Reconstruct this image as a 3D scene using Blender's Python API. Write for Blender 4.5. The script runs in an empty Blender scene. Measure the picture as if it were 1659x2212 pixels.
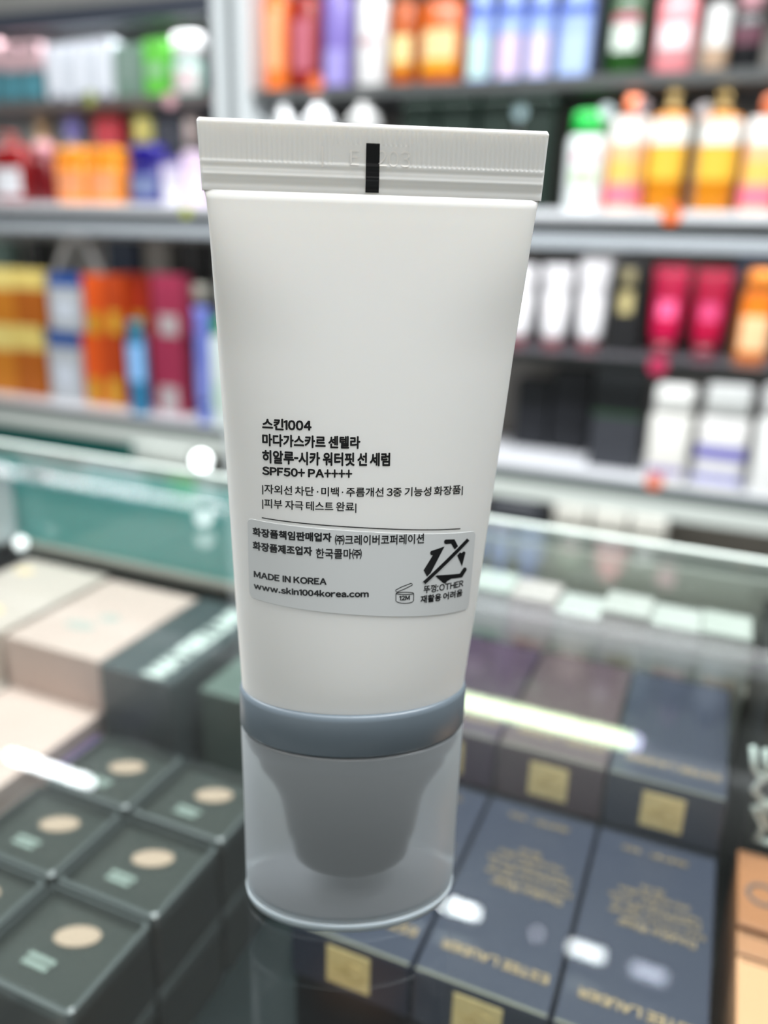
import bpy, bmesh, math, random
from mathutils import Vector, Matrix
random.seed(7)
S = bpy.context.scene
C = S.collection

# ------------------------------------------------------------------ camera, world, lights, exposure
FPX, PX, PY = 1750.0, 829.5, 1106.0            # focal length in pixels of the 1659x2212 frame
CAM = Vector((0, 0, .124))                     # metres; z = 0 is the top of the counter glass
ROT = Matrix(((0.921, -0.148, 0.3603), (0.3885, 0.2838, -0.8767), (0.0275, 0.9474, 0.3189)))
ROT = ROT.to_quaternion().to_matrix()
cd = bpy.data.cameras.new('camera')
cam = bpy.data.objects.new('camera', cd)
C.objects.link(cam)
cam.matrix_world = Matrix.Translation(CAM) @ ROT.to_4x4()
cd.sensor_fit = 'VERTICAL'
cd.sensor_height = 36
cd.sensor_width = 27
cd.lens = FPX / 2212 * 36
cd.clip_start = .005
cd.dof.use_dof = True
cd.dof.focus_distance = .1265
cd.dof.aperture_fstop = 8.6
S.camera = cam

w = bpy.data.worlds.new('World')
S.world = w
w.use_nodes = True
w.node_tree.nodes['Background'].inputs[0].default_value = (.9, .95, 1, 1)
w.node_tree.nodes['Background'].inputs[1].default_value = .38

def area(name, loc, size, power, col=(1, 1, 1), rot=(0, 0, 0)):
    l = bpy.data.lights.new(name, 'AREA')
    l.shape = 'RECTANGLE'; l.size, l.size_y = size
    l.energy = power; l.color = col
    o = bpy.data.objects.new(name, l); C.objects.link(o)
    o.location = loc; o.rotation_euler = rot
    return o
area('ceiling_light_front', (-.3, .30, 1.46), (2.2, .6), 121, (.95, .985, 1))
area('ceiling_light_behind', (-.2, -.9, 1.46), (2.4, .5), 18, (1, .98, .95))

area('case_led', (-.15, -.09, -.012), (.9, .008), .55, (.93, .97, 1), (math.radians(65), 0, 0))  # fill added inside the case front to lift the carton faces
S.view_settings.view_transform = 'Standard'
S.view_settings.look = 'None'
S.view_settings.exposure = 0.0
S.view_settings.gamma = 1
S.view_settings.use_curve_mapping = False
S.cycles.use_denoising = True
S.cycles.max_bounces = 14
S.cycles.transparent_max_bounces = 24
S.cycles.transmission_bounces = 10
S.cycles.caustics_reflective = False
S.cycles.caustics_refractive = False
S.cycles.sample_clamp_indirect = 6

# ------------------------------------------------------------------ pixel rays -> points in the place
def ray(px, py):
    return ROT @ Vector(((px - PX) / FPX, -(py - PY) / FPX, -1))
def onz(px, py, z):
    d = ray(px, py); return CAM + d * ((z - CAM.z) / d.z)
def ony(px, py, y):
    d = ray(px, py); return CAM + d * (y / d.y)

# ------------------------------------------------------------------ materials
MATS = {}
def mat(name, col, rough=.5, metal=0, noise=0, scale=30, coat=0, trans=0, ior=1.45, sss=0, emit=None, es=0, bump=0):
    if name in MATS: return MATS[name]
    m = bpy.data.materials.new(name); m.use_nodes = True
    nt = m.node_tree; b = nt.nodes['Principled BSDF']
    c = (*col, 1)
    b.inputs['Base Color'].default_value = c
    b.inputs['Roughness'].default_value = rough
    b.inputs['Metallic'].default_value = metal
    b.inputs['IOR'].default_value = ior
    b.inputs['Coat Weight'].default_value = coat
    b.inputs['Transmission Weight'].default_value = trans
    if sss:
        b.inputs['Subsurface Weight'].default_value = sss
        b.inputs['Subsurface Radius'].default_value = (.004, .0035, .003)
        b.inputs['Subsurface Scale'].default_value = 1
    if emit:
        b.inputs['Emission Color'].default_value = (*emit, 1)
        b.inputs['Emission Strength'].default_value = es
    if noise or bump:
        tc = nt.nodes.new('ShaderNodeTexCoord')
        n = nt.nodes.new('ShaderNodeTexNoise'); n.inputs['Scale'].default_value = scale; n.inputs['Detail'].default_value = 4
        nt.links.new(tc.outputs['Object'], n.inputs['Vector'])
        if noise:
            r = nt.nodes.new('ShaderNodeMixRGB'); r.blend_type = 'MULTIPLY'
            r.inputs['Fac'].default_value = 1
            mr = nt.nodes.new('ShaderNodeMapRange')
            mr.inputs['From Min'].default_value = .3; mr.inputs['From Max'].default_value = .7
            mr.inputs['To Min'].default_value = 1 - noise; mr.inputs['To Max'].default_value = 1
            nt.links.new(n.outputs['Fac'], mr.inputs['Value'])
            r.inputs['Color1'].default_value = c
            nt.links.new(mr.outputs['Result'], r.inputs['Color2'])
            nt.links.new(r.outputs['Color'], b.inputs['Base Color'])
        if bump:
            bp = nt.nodes.new('ShaderNodeBump'); bp.inputs['Strength'].default_value = bump; bp.inputs['Distance'].default_value = .001
            nt.links.new(n.outputs['Fac'], bp.inputs['Height']); nt.links.new(bp.outputs['Normal'], b.inputs['Normal'])
    MATS[name] = m
    return m

def lin(v):
    v /= 255
    return v / 12.92 if v <= .04045 else ((v + .055) / 1.055) ** 2.4
def rgb(r, g, b): return (lin(r), lin(g), lin(b))
def plastic(r, g, b, rough=.35, coat=.2):
    return mat('plastic_%d_%d_%d' % (r, g, b), rgb(r, g, b), rough, coat=coat, noise=.06, scale=60)
def card(r, g, b):
    return mat('card_%d_%d_%d' % (r, g, b), rgb(r, g, b), .55, noise=.08, scale=90)

def glass_mat(name, tint, gloss=1.0, haze=0, hazecol=(1, 1, 1)):
    """clear sheet glass: Fresnel mirror over tinted see-through, seen alike from both faces"""
    m = bpy.data.materials.new(name); m.use_nodes = True
    nt = m.node_tree; N = nt.nodes; L = nt.links
    for n in list(N): N.remove(n)
    out = N.new('ShaderNodeOutputMaterial')
    fr = N.new('ShaderNodeFresnel'); ge = N.new('ShaderNodeNewGeometry'); mx = N.new('ShaderNodeMapRange')
    mx.inputs['To Min'].default_value = 1.5; mx.inputs['To Max'].default_value = 1 / 1.5
    L.new(ge.outputs['Backfacing'], mx.inputs['Value']); L.new(mx.outputs['Result'], fr.inputs['IOR'])
    tr = N.new('ShaderNodeBsdfTransparent'); tr.inputs['Color'].default_value = (*tint, 1)
    gl = N.new('ShaderNodeBsdfGlossy'); gl.inputs['Roughness'].default_value = 0.0
    gl.inputs['Color'].default_value = (gloss, gloss, gloss, 1)
    mix = N.new('ShaderNodeMixShader')
    L.new(fr.outputs['Fac'], mix.inputs['Fac']); L.new(gl.outputs[0], mix.inputs[2])
    if haze:
        df = N.new('ShaderNodeBsdfDiffuse'); df.inputs['Color'].default_value = (*hazecol, 1)
        tl = N.new('ShaderNodeBsdfTranslucent'); tl.inputs['Color'].default_value = (*hazecol, 1)
        m0 = N.new('ShaderNodeMixShader'); m0.inputs['Fac'].default_value = .5
        L.new(df.outputs[0], m0.inputs[1]); L.new(tl.outputs[0], m0.inputs[2])
        m1 = N.new('ShaderNodeMixShader'); m1.inputs['Fac'].default_value = haze
        L.new(tr.outputs[0], m1.inputs[1]); L.new(m0.outputs[0], m1.inputs[2]); L.new(m1.outputs[0], mix.inputs[1])
    else:
        L.new(tr.outputs[0], mix.inputs[1])
    L.new(mix.outputs[0], out.inputs['Surface'])
    return m
def emitter(name, col, s):
    return mat(name, (.8, .8, .8), .5, emit=col, es=s)

# ------------------------------------------------------------------ mesh helpers
def box_bm(bm, x0, x1, y0, y1, z0, z1, bevel=0):
    vs = [bm.verts.new(p) for p in ((x0, y0, z0), (x1, y0, z0), (x1, y1, z0), (x0, y1, z0), (x0, y0, z1), (x1, y0, z1), (x1, y1, z1), (x0, y1, z1))]
    fs = [bm.faces.new([vs[i] for i in f]) for f in ((3, 2, 1, 0), (4, 5, 6, 7), (0, 1, 5, 4), (1, 2, 6, 5), (2, 3, 7, 6), (3, 0, 4, 7))]
    if bevel:
        es = list({e for f in fs for e in f.edges})
        bmesh.ops.bevel(bm, geom=es, offset=bevel, segments=2, affect='EDGES', profile=.5)
def obj(name, bm, m, parent=None, smooth=False):
    me = bpy.data.meshes.new(name)
    bmesh.ops.recalc_face_normals(bm, faces=bm.faces)
    bm.to_mesh(me); bm.free()
    me.materials.append(m)
    if smooth:
        for p in me.polygons: p.use_smooth = True
    o = bpy.data.objects.new(name, me); C.objects.link(o)
    if parent is not None: o.parent = parent
    return o
def box(name, m, x0, x1, y0, y1, z0, z1, parent=None, bevel=0):
    bm = bmesh.new(); box_bm(bm, x0, x1, y0, y1, z0, z1, bevel)
    return obj(name, bm, m, parent)
def tag(o, label, cat, group=None):
    o['label'] = label; o['category'] = cat
    if group: o['group'] = group
    return o
def thing(name, label, cat, loc=(0, 0, 0), rz=0, group=None):
    o = bpy.data.objects.new(name, None); C.objects.link(o)
    o.empty_display_size = .02
    o.location = loc; o.rotation_euler = (0, 0, rz)
    return tag(o, label, cat, group)
def struct(o):
    o['kind'] = 'structure'; return o
def loft_bm(bm, secs, n=28, a0=0, a1=None, caps=True, off=0):
    """secs: (z, rx, ry, power) -> closed loft, or an arc from angle a0 to a1 (degrees, -90 is the front)"""
    rings = []
    arc = a1 is not None
    for (z, rx, ry, pw) in secs:
        r = []
        for i in range(n + (1 if arc else 0)):
            t = math.radians(a0 + (a1 - a0) * i / n) if arc else 2 * math.pi * i / n
            c, s = math.cos(t), math.sin(t)
            e = 2 / pw
            x = math.copysign(abs(c) ** e, c) * (rx + off); y = math.copysign(abs(s) ** e, s) * (ry + off)
            r.append(bm.verts.new((x, y, z)))
        rings.append(r)
    for a, b in zip(rings, rings[1:]):
        k = len(a)
        for i in range(k - 1 if arc else k):
            bm.faces.new((a[i], a[(i + 1) % k], b[(i + 1) % k], b[i]))
    if caps and not arc:
        bm.faces.new(list(reversed(rings[0]))); bm.faces.new(rings[-1])
def loft(name, m, secs, parent=None, n=28, **k):
    bm = bmesh.new(); loft_bm(bm, secs, n, **k)
    return obj(name, bm, m, parent, smooth=True)
def tube_path(bm, pts, r, n=8):
    rings = []
    for i, p in enumerate(pts):
        p = Vector(p)
        d = (Vector(pts[min(i + 1, len(pts) - 1)]) - Vector(pts[max(i - 1, 0)])).normalized()
        u = d.orthogonal().normalized() if i == 0 else (u - d * u.dot(d)).normalized()
        v = d.cross(u)
        rings.append([bm.verts.new(p + (u * math.cos(2 * math.pi * k / n) + v * math.sin(2 * math.pi * k / n)) * r) for k in range(n)])
    for a, b in zip(rings, rings[1:]):
        for k in range(n): bm.faces.new((a[k], a[(k + 1) % n], b[(k + 1) % n], b[k]))
    bm.faces.new(rings[0]); bm.faces.new(list(reversed(rings[-1])))
def text_mesh(s, bold=0):
    """(verts, faces, bounds) of a line of writing: Korean runs set whole, Latin set letter by letter in sans forms"""
    runs = []
    for ch in s:
        k = 'l' if 33 <= ord(ch) <= 126 and ch != '|' else ('s' if ch == ' ' else 'k')
        if runs and runs[-1][0] == k and k == 'k': runs[-1][1] += ch
        else: runs.append([k, ch])
    vs, fs, x = [], [], 0
    for k, r in runs:
        if k == 's': x += .26; continue
        key = (chr(ord(r) + 0xFEE0) if k == 'l' else r)
        if key not in GLYPHS: GLYPHS[key] = glyph_run(key)
        v, f, b = GLYPHS[key]; n = len(vs)
        gap = {':': .11, '.': .07, 'i': .075, 'I': .085, '1': .06}.get(r, .05) if k == 'l' else .02; sx = {'-': .42, '+': .72}.get(r, 1)
        vs += [Vector(((p.x - b[0]) * sx + x + gap, p.y, 0)) for p in v]; fs += [tuple(i + n for i in q) for q in f]
        x += (b[1] - b[0]) * sx + 2 * gap
    if bold:
        n = len(vs); v0 = list(vs); f0 = list(fs)
        for j in range(8):
            dx, dy = math.cos(j * math.pi / 4) * bold, math.sin(j * math.pi / 4) * bold
            m = len(vs); vs += [p + Vector((dx, dy, 1e-5 * (j + 1))) for p in v0]; fs += [tuple(i + m for i in q) for q in f0]
    xs = [v.x for v in vs]; ys = [v.y for v in vs]
    return vs, fs, (min(xs), max(xs), min(ys), max(ys))
GLYPHS = {}
def glyph_run(s):
    def rects(*q):
        vs, fs = [], []
        for x0, x1, y0, y1 in q:
            n = len(vs); vs += [Vector((x0, y0, 0)), Vector((x1, y0, 0)), Vector((x1, y1, 0)), Vector((x0, y1, 0))]; fs.append((n, n + 1, n + 2, n + 3))
        return vs, fs, (min(v.x for v in vs), max(v.x for v in vs), min(v.y for v in vs), max(v.y for v in vs))
    if s == chr(0xFF29): return rects((0, .085, 0, .73))
    if s == chr(0xFF49): return rects((0, .08, 0, .54), (-.01, .09, .64, .74))
    if s == chr(0xFF11):
        v, f, b = rects((.16, .245, 0, .73))
        v += [Vector(q) for q in ((0, .56, 0), (.17, .64, 0), (.17, .73, 0), (0, .635, 0))]; f.append((4, 5, 6, 7))
        return v, f, (0, .245, 0, .73)
    cu = bpy.data.curves.new('t', 'FONT'); cu.body = s; cu.size = 1; cu.resolution_u = 3
    o = bpy.data.objects.new('t', cu); C.objects.link(o)
    dg = bpy.context.evaluated_depsgraph_get()
    me = bpy.data.meshes.new_from_object(o.evaluated_get(dg))
    vs = [v.co.copy() for v in me.vertices]; fs = [tuple(p.vertices) for p in me.polygons]
    bpy.data.objects.remove(o); bpy.data.curves.remove(cu); bpy.data.meshes.remove(me)
    xs = [v.x for v in vs]; ys = [v.y for v in vs]
    return vs, fs, (min(xs), max(xs), min(ys), max(ys))
def raw(name, vs, fs, m, parent=None, smooth=False):
    me = bpy.data.meshes.new(name); me.from_pydata([tuple(v) for v in vs], [], fs); me.update()
    me.materials.append(m)
    if smooth:
        for p in me.polygons: p.use_smooth = True
    o = bpy.data.objects.new(name, me); C.objects.link(o)
    if parent is not None: o.parent = parent
    return o
# ------------------------------------------------------------------ room shell
wall_m = mat('wall_paint', rgb(200, 202, 200), .8, noise=.08, scale=3)
struct(box('floor', mat('floor_tile', rgb(150, 150, 148), .35, noise=.15, scale=2), -5, 4, -3, 2.6, -1.02, -.95))
struct(box('ceiling', mat('ceiling_paint', rgb(215, 215, 213), .9, noise=.05, scale=3), -5, 4, -3, 2.6, 1.52, 1.6))
struct(box('wall_back', wall_m, -5, 4, 2.02, 2.1, -.95, 1.52))
struct(box('wall_left', wall_m, -5.08, -5, -3, 2.6, -.95, 1.52))
struct(box('wall_right', wall_m, 4, 4.08, -3, 2.6, -.95, 1.52))
struct(box('wall_front', wall_m, -5, 4, -3.08, -3, -.95, 1.52))
# ceiling LED battens mirrored in the counter glass
def batten(x0, x1, y, label, s, col=(.92, .98, 1), z=1.5, r=.008):
    t = thing('led_batten', label, 'light', ((x0 + x1) / 2, y, z), 0, 'led battens')
    h = (x1 - x0) / 2
    box('housing', mat('white_metal', rgb(225, 225, 225), .4, noise=.03), -h - .01, h + .01, -.02, .02, 0, .02, t, .002)
    bm = bmesh.new(); tube_path(bm, [(-h, 0, -.008), (-h * .3, 0, -.008), (h * .3, 0, -.008), (h, 0, -.008)], r, 12)
    obj('diffuser', bm, emitter('led_%s' % label[:24], col, s), t, True)
batten(-1.95, -1.62, 1.61, 'long white led batten on the ceiling, mirrored at the left edge of the glass', 45)
batten(-.56, -.372, 1.61, 'white led batten on the ceiling mirrored right beside the cap of the tube', 45)
batten(-.138, -.058, 1.61, 'short white led batten mirrored over the gap between two navy cartons', 30)
batten(.010, .085, 1.61, 'dim lavender led batten mirrored furthest right over the navy carton', 10, (.8, .84, 1))
t = thing('ceiling_spot', 'small round spot light mirrored above the gold lettering', 'light', (-.2206, 1.617, 1.5))
loft('lens', emitter('spot_emit', (.9, .87, 1), 10), [(-.006, .008, .008, 2), (0, .010, .010, 2)], t)
loft('housing', mat('white_metal', rgb(225, 225, 225), .4), [(.001, .016, .016, 2), (.019, .016, .016, 2)], t)

# ------------------------------------------------------------------ wall shelving: uprights, back, boards
ymf, ymb = 1.70, 2.0
grey_lip = mat('shelf_lip_white', rgb(220, 222, 226), .35, noise=.05)
dark_ch = mat('shelf_channel_dark', rgb(14, 16, 16), .5)
mid_grey = mat('shelf_metal_grey', rgb(112, 116, 118), .35, noise=.08)
white_top = mat('shelf_top_white', rgb(232, 233, 238), .3, noise=.03)
rail_grey = mat('rail_grey', rgb(176, 182, 188), .35, noise=.04)
dark_metal = mat('shelf_dark_metal', rgb(62, 64, 66), .4, noise=.1)
XL, XR, PL, PR = -2.45, .75, -1.130, -1.040
u = thing('shelving_unit', 'white metal wall shelving unit with grey edged boards behind the counter', 'shelf', ((PL + PR) / 2, ymf, -.95))
def sp(name, m, x0, x1, y0, y1, z0, z1, bevel=0):
    o = box(name, m, x0 - (PL + PR) / 2, x1 - (PL + PR) / 2, y0 - ymf, y1 - ymf, z0 + .95, z1 + .95, u, bevel)
    return o
sp('back_panel', mat('back_panel_light', rgb(158, 157, 153), .7, noise=.06, scale=5), XL, PL, ymb - .01, ymb, -.95, 1.0)
sp('back_panel', mat('back_panel_grey', rgb(120, 116, 110), .7, noise=.12, scale=5), PR, XR, ymb - .01, ymb, -.95, 1.0)
sp('upright', mat('upright_white', rgb(205, 210, 212), .3), PL, PL + .03, ymf - .012, ymb - .011, -.95, 1.0, .003)
sp('upright', mat('upright_white', rgb(205, 210, 212), .3), PR - .033, PR, ymf - .012, ymb - .011, -.95, 1.0, .003)
sp('upright', mat('upright_white', rgb(205, 210, 212), .3), XL - .031, XL - .001, ymf - .012, ymb - .011, -.95, 1.0, .003)
sp('upright', mat('upright_white', rgb(205, 210, 212), .3), XR + .001, XR + .031, ymf - .012, ymb - .011, -.95, 1.0, .003)
sp('upright_channel', mid_grey, PL + .031, PR - .034, ymf + .004, ymb - .02, -.95, 1.0)
for xa, xb in ((XL, PL - .001), (PR + .001, XR)):
    # middle board: white lip, dark channel, pale rail
    sp('shelf_board', white_top, xa, xb, ymf + .008, ymb - .012, .150, .186)
    sp('shelf_lip', grey_lip, xa, xb, ymf, ymf + .007, .1695, .189, .002)
    sp('shelf_channel', dark_ch, xa, xb, ymf + .0065, ymf + .0078, .1435, .1690)
    sp('light_rail', rail_grey, xa, xb, ymf - .002, ymf + .03, .117, .143, .003)
    # bottom board
    sp('shelf_board', white_top, xa, xb, ymf + .008, ymb - .012, -.374, -.342)
    sp('shelf_lip', mat('shelf_lip_greygreen', rgb(86, 94, 93), .4), xa, xb, ymf, ymf + .007, -.374, -.343, .002)
    sp('light_rail', mat('rail_pale', rgb(205, 211, 205), .4), xa, xb, ymf - .002, ymf + .03, -.412, -.375, .003)
    # top board in view
    sp('shelf_board', dark_metal, xa, xb, ymf + .005, ymb - .012, .405, .425)
    sp('shelf_lip', mat('lip_line_%d' % (xa > -2), rgb(84, 86, 86) if xa > -2 else rgb(96, 90, 88), .35), xa, xb, ymf, ymf + .0045, .403, .424, .001)
# intermediate glass shelf in the right bay
sp('glass_shelf', mat('smoked_shelf', rgb(110, 108, 114), .15, noise=.05), PR + .002, XR, ymf + .006, ymb - .012, -.100, -.089)
sp('shelf_lip', mat('smoked_edge', rgb(30, 33, 33), .3), PR + .002, XR, ymf, ymf + .0055, -.107, -.089, .001)
# board above the top left row, and the canopy with its LED strip (seen mirrored in the glass)
sp('shelf_board', mat('dusk_board', rgb(120, 122, 125), .5, noise=.1), XL, PL - .001, ymf + .005, ymb - .012, .595, .616)
sp('shelf_lip', mat('lip_slate', rgb(58, 62, 72), .4), XL, PL - .001, ymf, ymf + .0045, .577, .617, .001)
sp('shelf_board', white_top, PR + .001, XR, ymf + .005, ymb - .012, .700, .716)
sp('canopy', mat('canopy_white', rgb(225, 226, 228), .5), XL, XR, ymf + .06, ymb, 1.001, 1.03)
sp('led_strip', emitter('strip_emit', (.80, 1, .62), 22), -.60, -.075, ymf + .062, ymf + .082, .985, .999)
sp('led_strip', emitter('strip_end_emit', (.72, .72, 1), 16), -.073, -.055, ymf + .062, ymf + .082, .985, .999)
for z, p in ((.572, 3.2), (.398, 2.6), (.112, 3.0), (-.112, 1.2), (-.420, .9)):  # board lights for the products; lowest pair added to brighten the cabinet
    if z != -.112: area('shelf_led', (-1.68, ymf + .05, z), (1.0, .02), p * (.55 if z > .3 or z < 0 else .26), (.96, .98, 1), (math.radians(16), 0, 0))
    area('shelf_led', (-.35, ymf + .05, z if z != .572 else .697), (1.3, .02), p * (.35 if z == .572 else .42 if z > 0 else .6), (.96, .98, 1), (math.radians(16), 0, 0))
# ------------------------------------------------------------------ the sunscreen tube in focus
TA = Vector((-.0543, .1199, 0)); PHI = math.radians(27.5)
tube = thing('cosmetic_tube', 'white squeeze tube standing on its frosted cap on the glass, printed with Korean text', 'tube', TA, PHI)
HW = [(.0390, .0199), (.0440, .0202), (.0624, .0213), (.0797, .0222), (.0957, .0231), (.1106, .0239), (.1176, .0243), (.1244, .0247), (.1290, .0251), (.1300, .0253), (.1303, .0254), (.1400, .0254)]
def interp(tab, z):
    if z <= tab[0][0]: return tab[0][1]
    for (a, va), (b, vb) in zip(tab, tab[1:]):
        if z <= b: return va + (vb - va) * (z - a) / (b - a)
    return tab[-1][1]
def half_w(z): return interp(HW, z)
def half_d(z):
    t = min(1, max(0, (z - .050) / (.1300 - .050)))
    return .0108 * (1 - t ** 1.4) + .0009
def power(z):
    t = min(1, max(0, (z - .105) / .024)); return 2 + .7 * min(1, max(0, (z - .05) / .06)) + 6 * t ** 2.4
def mid(z): return .0018 * min(1, max(0, (z - .046) / .083))
def front(x, z, off=0):
    """y of the front skin of the tube in its own frame"""
    a = half_w(z); k = min(.9999, abs((x - mid(z)) / a)); p = power(z)
    return -half_d(z) * (1 - k ** p) ** (1 / p) - off
RT = Matrix.Rotation(-PHI, 3, 'Z')
def surf(px, py, off=0):
    """the point (x, z) of the tube's front skin met by the ray of a photograph pixel"""
    o = RT @ (CAM - TA); d = RT @ ray(px, py); d.normalize()
    lo, hi = (-.03 - o.y) / d.y, (0.0 - o.y) / d.y
    for _ in range(40):
        m = (lo + hi) / 2; p = o + d * m
        if p.y < front(p.x, p.z, off): lo = m
        else: hi = m
    return p.x, p.z
white_p = mat('tube_white', rgb(232, 231, 228), .38, sss=.35, noise=0)
ink = mat('ink_black', rgb(10, 10, 12), .35)
# body
bm = bmesh.new(); rings = []
nb = 96
zs = [.0385, .0390] + [.0390 + (.1303 - .0390) * i / 66 for i in range(1, 67)]
for i, z in enumerate(zs):
    a, b, m = half_w(z), half_d(z), mid(z)
    if i == 0: a -= .0006; b -= .0006
    e = 2 / power(z); cs = [(math.cos(2 * math.pi * k / nb), math.sin(2 * math.pi * k / nb)) for k in range(nb)]
    rings.append([bm.verts.new((m + a * math.copysign(abs(c) ** e, c), b * math.copysign(abs(s) ** e, s), z)) for c, s in cs])
for r, s in zip(rings, rings[1:]):
    for k in range(nb): bm.faces.new((r[k], r[(k + 1) % nb], s[(k + 1) % nb], s[k]))
bm.faces.new(list(reversed(rings[0]))); bm.faces.new(rings[-1])
obj('body', bm, white_p, tube, True)
# flat heat-sealed fin with pressed ribs and two grooves
def crimp_y(x, z):
    y = -.00080
    if .1343 < z < .1392:
        ledge = min(1, (z - .1343) / .0003)
        ribs = (.000028 + .000014 * (x > 0)) * math.sin(2 * math.pi * x / .00074)
        fade = 0 if (-.0062 < x < .0052 and z < .1372) else 1
        if x < -.019: fade *= .25
        y += .00010 * ledge + ribs * fade
    for zc, wd, dp in ((.1336, .00030, .00007), (.1325, .00030, -.00010), (.1313, .00045, .00010)):
        y += dp * math.exp(-((z - zc) / wd) ** 2)
    return y
nx, nz = 760, 72
vs, fs = [], []
def fin_half(z):
    h = .0257 + .0004 * (z - .13) / .01
    if z > .1396: h -= .0004 * (z - .1396) / .0004
    return h
for j in range(nz + 1):
    z = .1302 + (.1400 - .1302) * j / nz
    h = fin_half(z)
    for i in range(nx + 1):
        x = mid(z) - h + 2 * h * i / nx
        e = min(1, (h - abs(x - mid(z))) / .0004)
        vs.append((x, crimp_y(x - .0017, z) * (.45 + .55 * math.sqrt(max(0, e))) if z < .13985 else crimp_y(x, z) * .6, z))
for j in range(nz):
    for i in range(nx):
        q = j * (nx + 1) + i
        fs.append((q, q + 1, q + nx + 2, q + nx + 1))
base = len(vs)
for j in range(nz + 1):
    z = .1302 + (.1400 - .1302) * j / nz; h = fin_half(z)
    for sx in (-1, 1): vs.append((mid(z) + sx * h, .0007, z))
for j in range(nz):
    a = base + 2 * j
    fs.append((a, a + 2, a + 3, a + 1))
    fs.append((j * (nx + 1), (j + 1) * (nx + 1), a + 2, a))
    fs.append((j * (nx + 1) + nx, a + 1, a + 3, (j + 1) * (nx + 1) + nx))
fs.append(tuple([nz * (nx + 1) + i for i in range(nx + 1)] + [base + 2 * nz + 1, base + 2 * nz]))
crimp = raw('crimp_seal', vs, fs, white_p, tube, True)
# the black register mark printed over the seal
def skin(x, z, off):
    return min(front(x, z) if z < .1300 else 0, crimp_y(x - .0017, z)) - off
xm, _ = surf(790.5, 345); xn, _ = surf(820, 345)
mz0, mz1 = .1306, .1374
vs, fs = [], []
for j in range(31):
    z = mz0 + (mz1 - mz0) * j / 30
    for i in range(13):
        x = xm + (xn - xm) * i / 12; vs.append((x, crimp_y(x - .0017, z) - .00009, z))
for j in range(30):
    for i in range(12):
        q = j * 13 + i; fs.append((q, q + 1, q + 14, q + 13))
raw('register_mark', vs, fs, ink, crimp)
# embossed batch characters on the seal
def emboss(s, px0, py0, px1, py1):
    vs, fs, b = text_mesh(s)
    x0, z1 = surf(px0, py0); x1, _ = surf(px1, py0); _, z0 = surf(px0, py1)
    out = []
    for v in vs:
        x = x0 + (v.x - b[0]) / (b[1] - b[0]) * (x1 - x0); z = z0 + (v.y - b[2]) / (b[3] - b[2]) * (z1 - z0)
        out.append((x, crimp_y(x - .0017, z) - .00007, z))
    raw('embossed_characters', out, fs, mat('tube_white_relief', rgb(244, 240, 234), .3), crimp)
emboss('E', 757, 324, 776, 356)
emboss('203', 815, 324, 887, 359)
emboss('|', 695, 316, 699, 360)
# printed writing laid on the curved skin
def printed(s, x0p, ytop, ybot, x1p, parent, bold=0, off=.00003, name='printed_text', y1top=None):
    vs, fs, b = text_mesh(s, bold)
    x0, z1 = surf(x0p, ytop, off); _, z0 = surf(x0p, ybot, off)
    yr = ytop + (x1p - x0p) * .05
    x1, _ = surf(x1p, yr if y1top is None else y1top, off)
    out = []
    for v in vs:
        x = x0 + (v.x - b[0]) / (b[1] - b[0]) * (x1 - x0); z = z0 + (v.y - b[2]) / (b[3] - b[2]) * (z1 - z0)
        out.append((x, front(x, z, off + v.z * .1), z))
    return raw(name, out, fs, ink, parent)
printed('스킨1004', 566, 902.5, 927.5, 673, tube, .042)
printed('마다가스카르 센텔라', 566, 936, 963, 778.5, tube, .038)
printed('히알루-시카 워터핏 선 세럼', 566, 971, 1000, 843, tube, .038)
printed('SPF50+ PA++++', 566, 1007, 1025.5, 761, tube, .045)
printed('|자외선 차단 · 미백 · 주름개선 3중 기능성 화장품|', 566, 1045, 1068, 999.5, tube, .018)
printed('|피부 자극 테스트 완료|', 566, 1076, 1099, 770, tube, .018)
def flat_poly(name, pts, m, parent, off, org=None, sub=.0009):
    """polygon given in photograph pixels, laid on the curved skin"""
    bm = bmesh.new()
    P = [surf(*p) for p in pts]
    vv = [bm.verts.new((x, 0, z)) for x, z in P]
    bm.faces.new(vv)
    bmesh.ops.triangulate(bm, faces=bm.faces)
    for _ in range(5):
        es = [e for e in bm.edges if e.calc_length() > sub]
        if not es: break
        bmesh.ops.subdivide_edges(bm, edges=es, cuts=1)
        bmesh.ops.triangulate(bm, faces=bm.faces)
    for v in bm.verts: v.co.y = front(v.co.x, v.co.z, off)
    return obj(name, bm, m, parent)
# rule under the print
rx0, rz0 = surf(565.5, 1118.2); rx1, rz1 = surf(994.5, 1141.8)
vs, fs = [], []
for i in range(41):
    x = rx0 + (rx1 - rx0) * i / 40; z = rz0 + (rz1 - rz0) * i / 40
    for dz in (-.000085, .000085): vs.append((x, front(x, z + dz, .00003), z + dz))
for i in range(40): fs.append((2 * i, 2 * i + 2, 2 * i + 3, 2 * i + 1))
raw('printed_rule', vs, fs, ink, tube)
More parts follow.
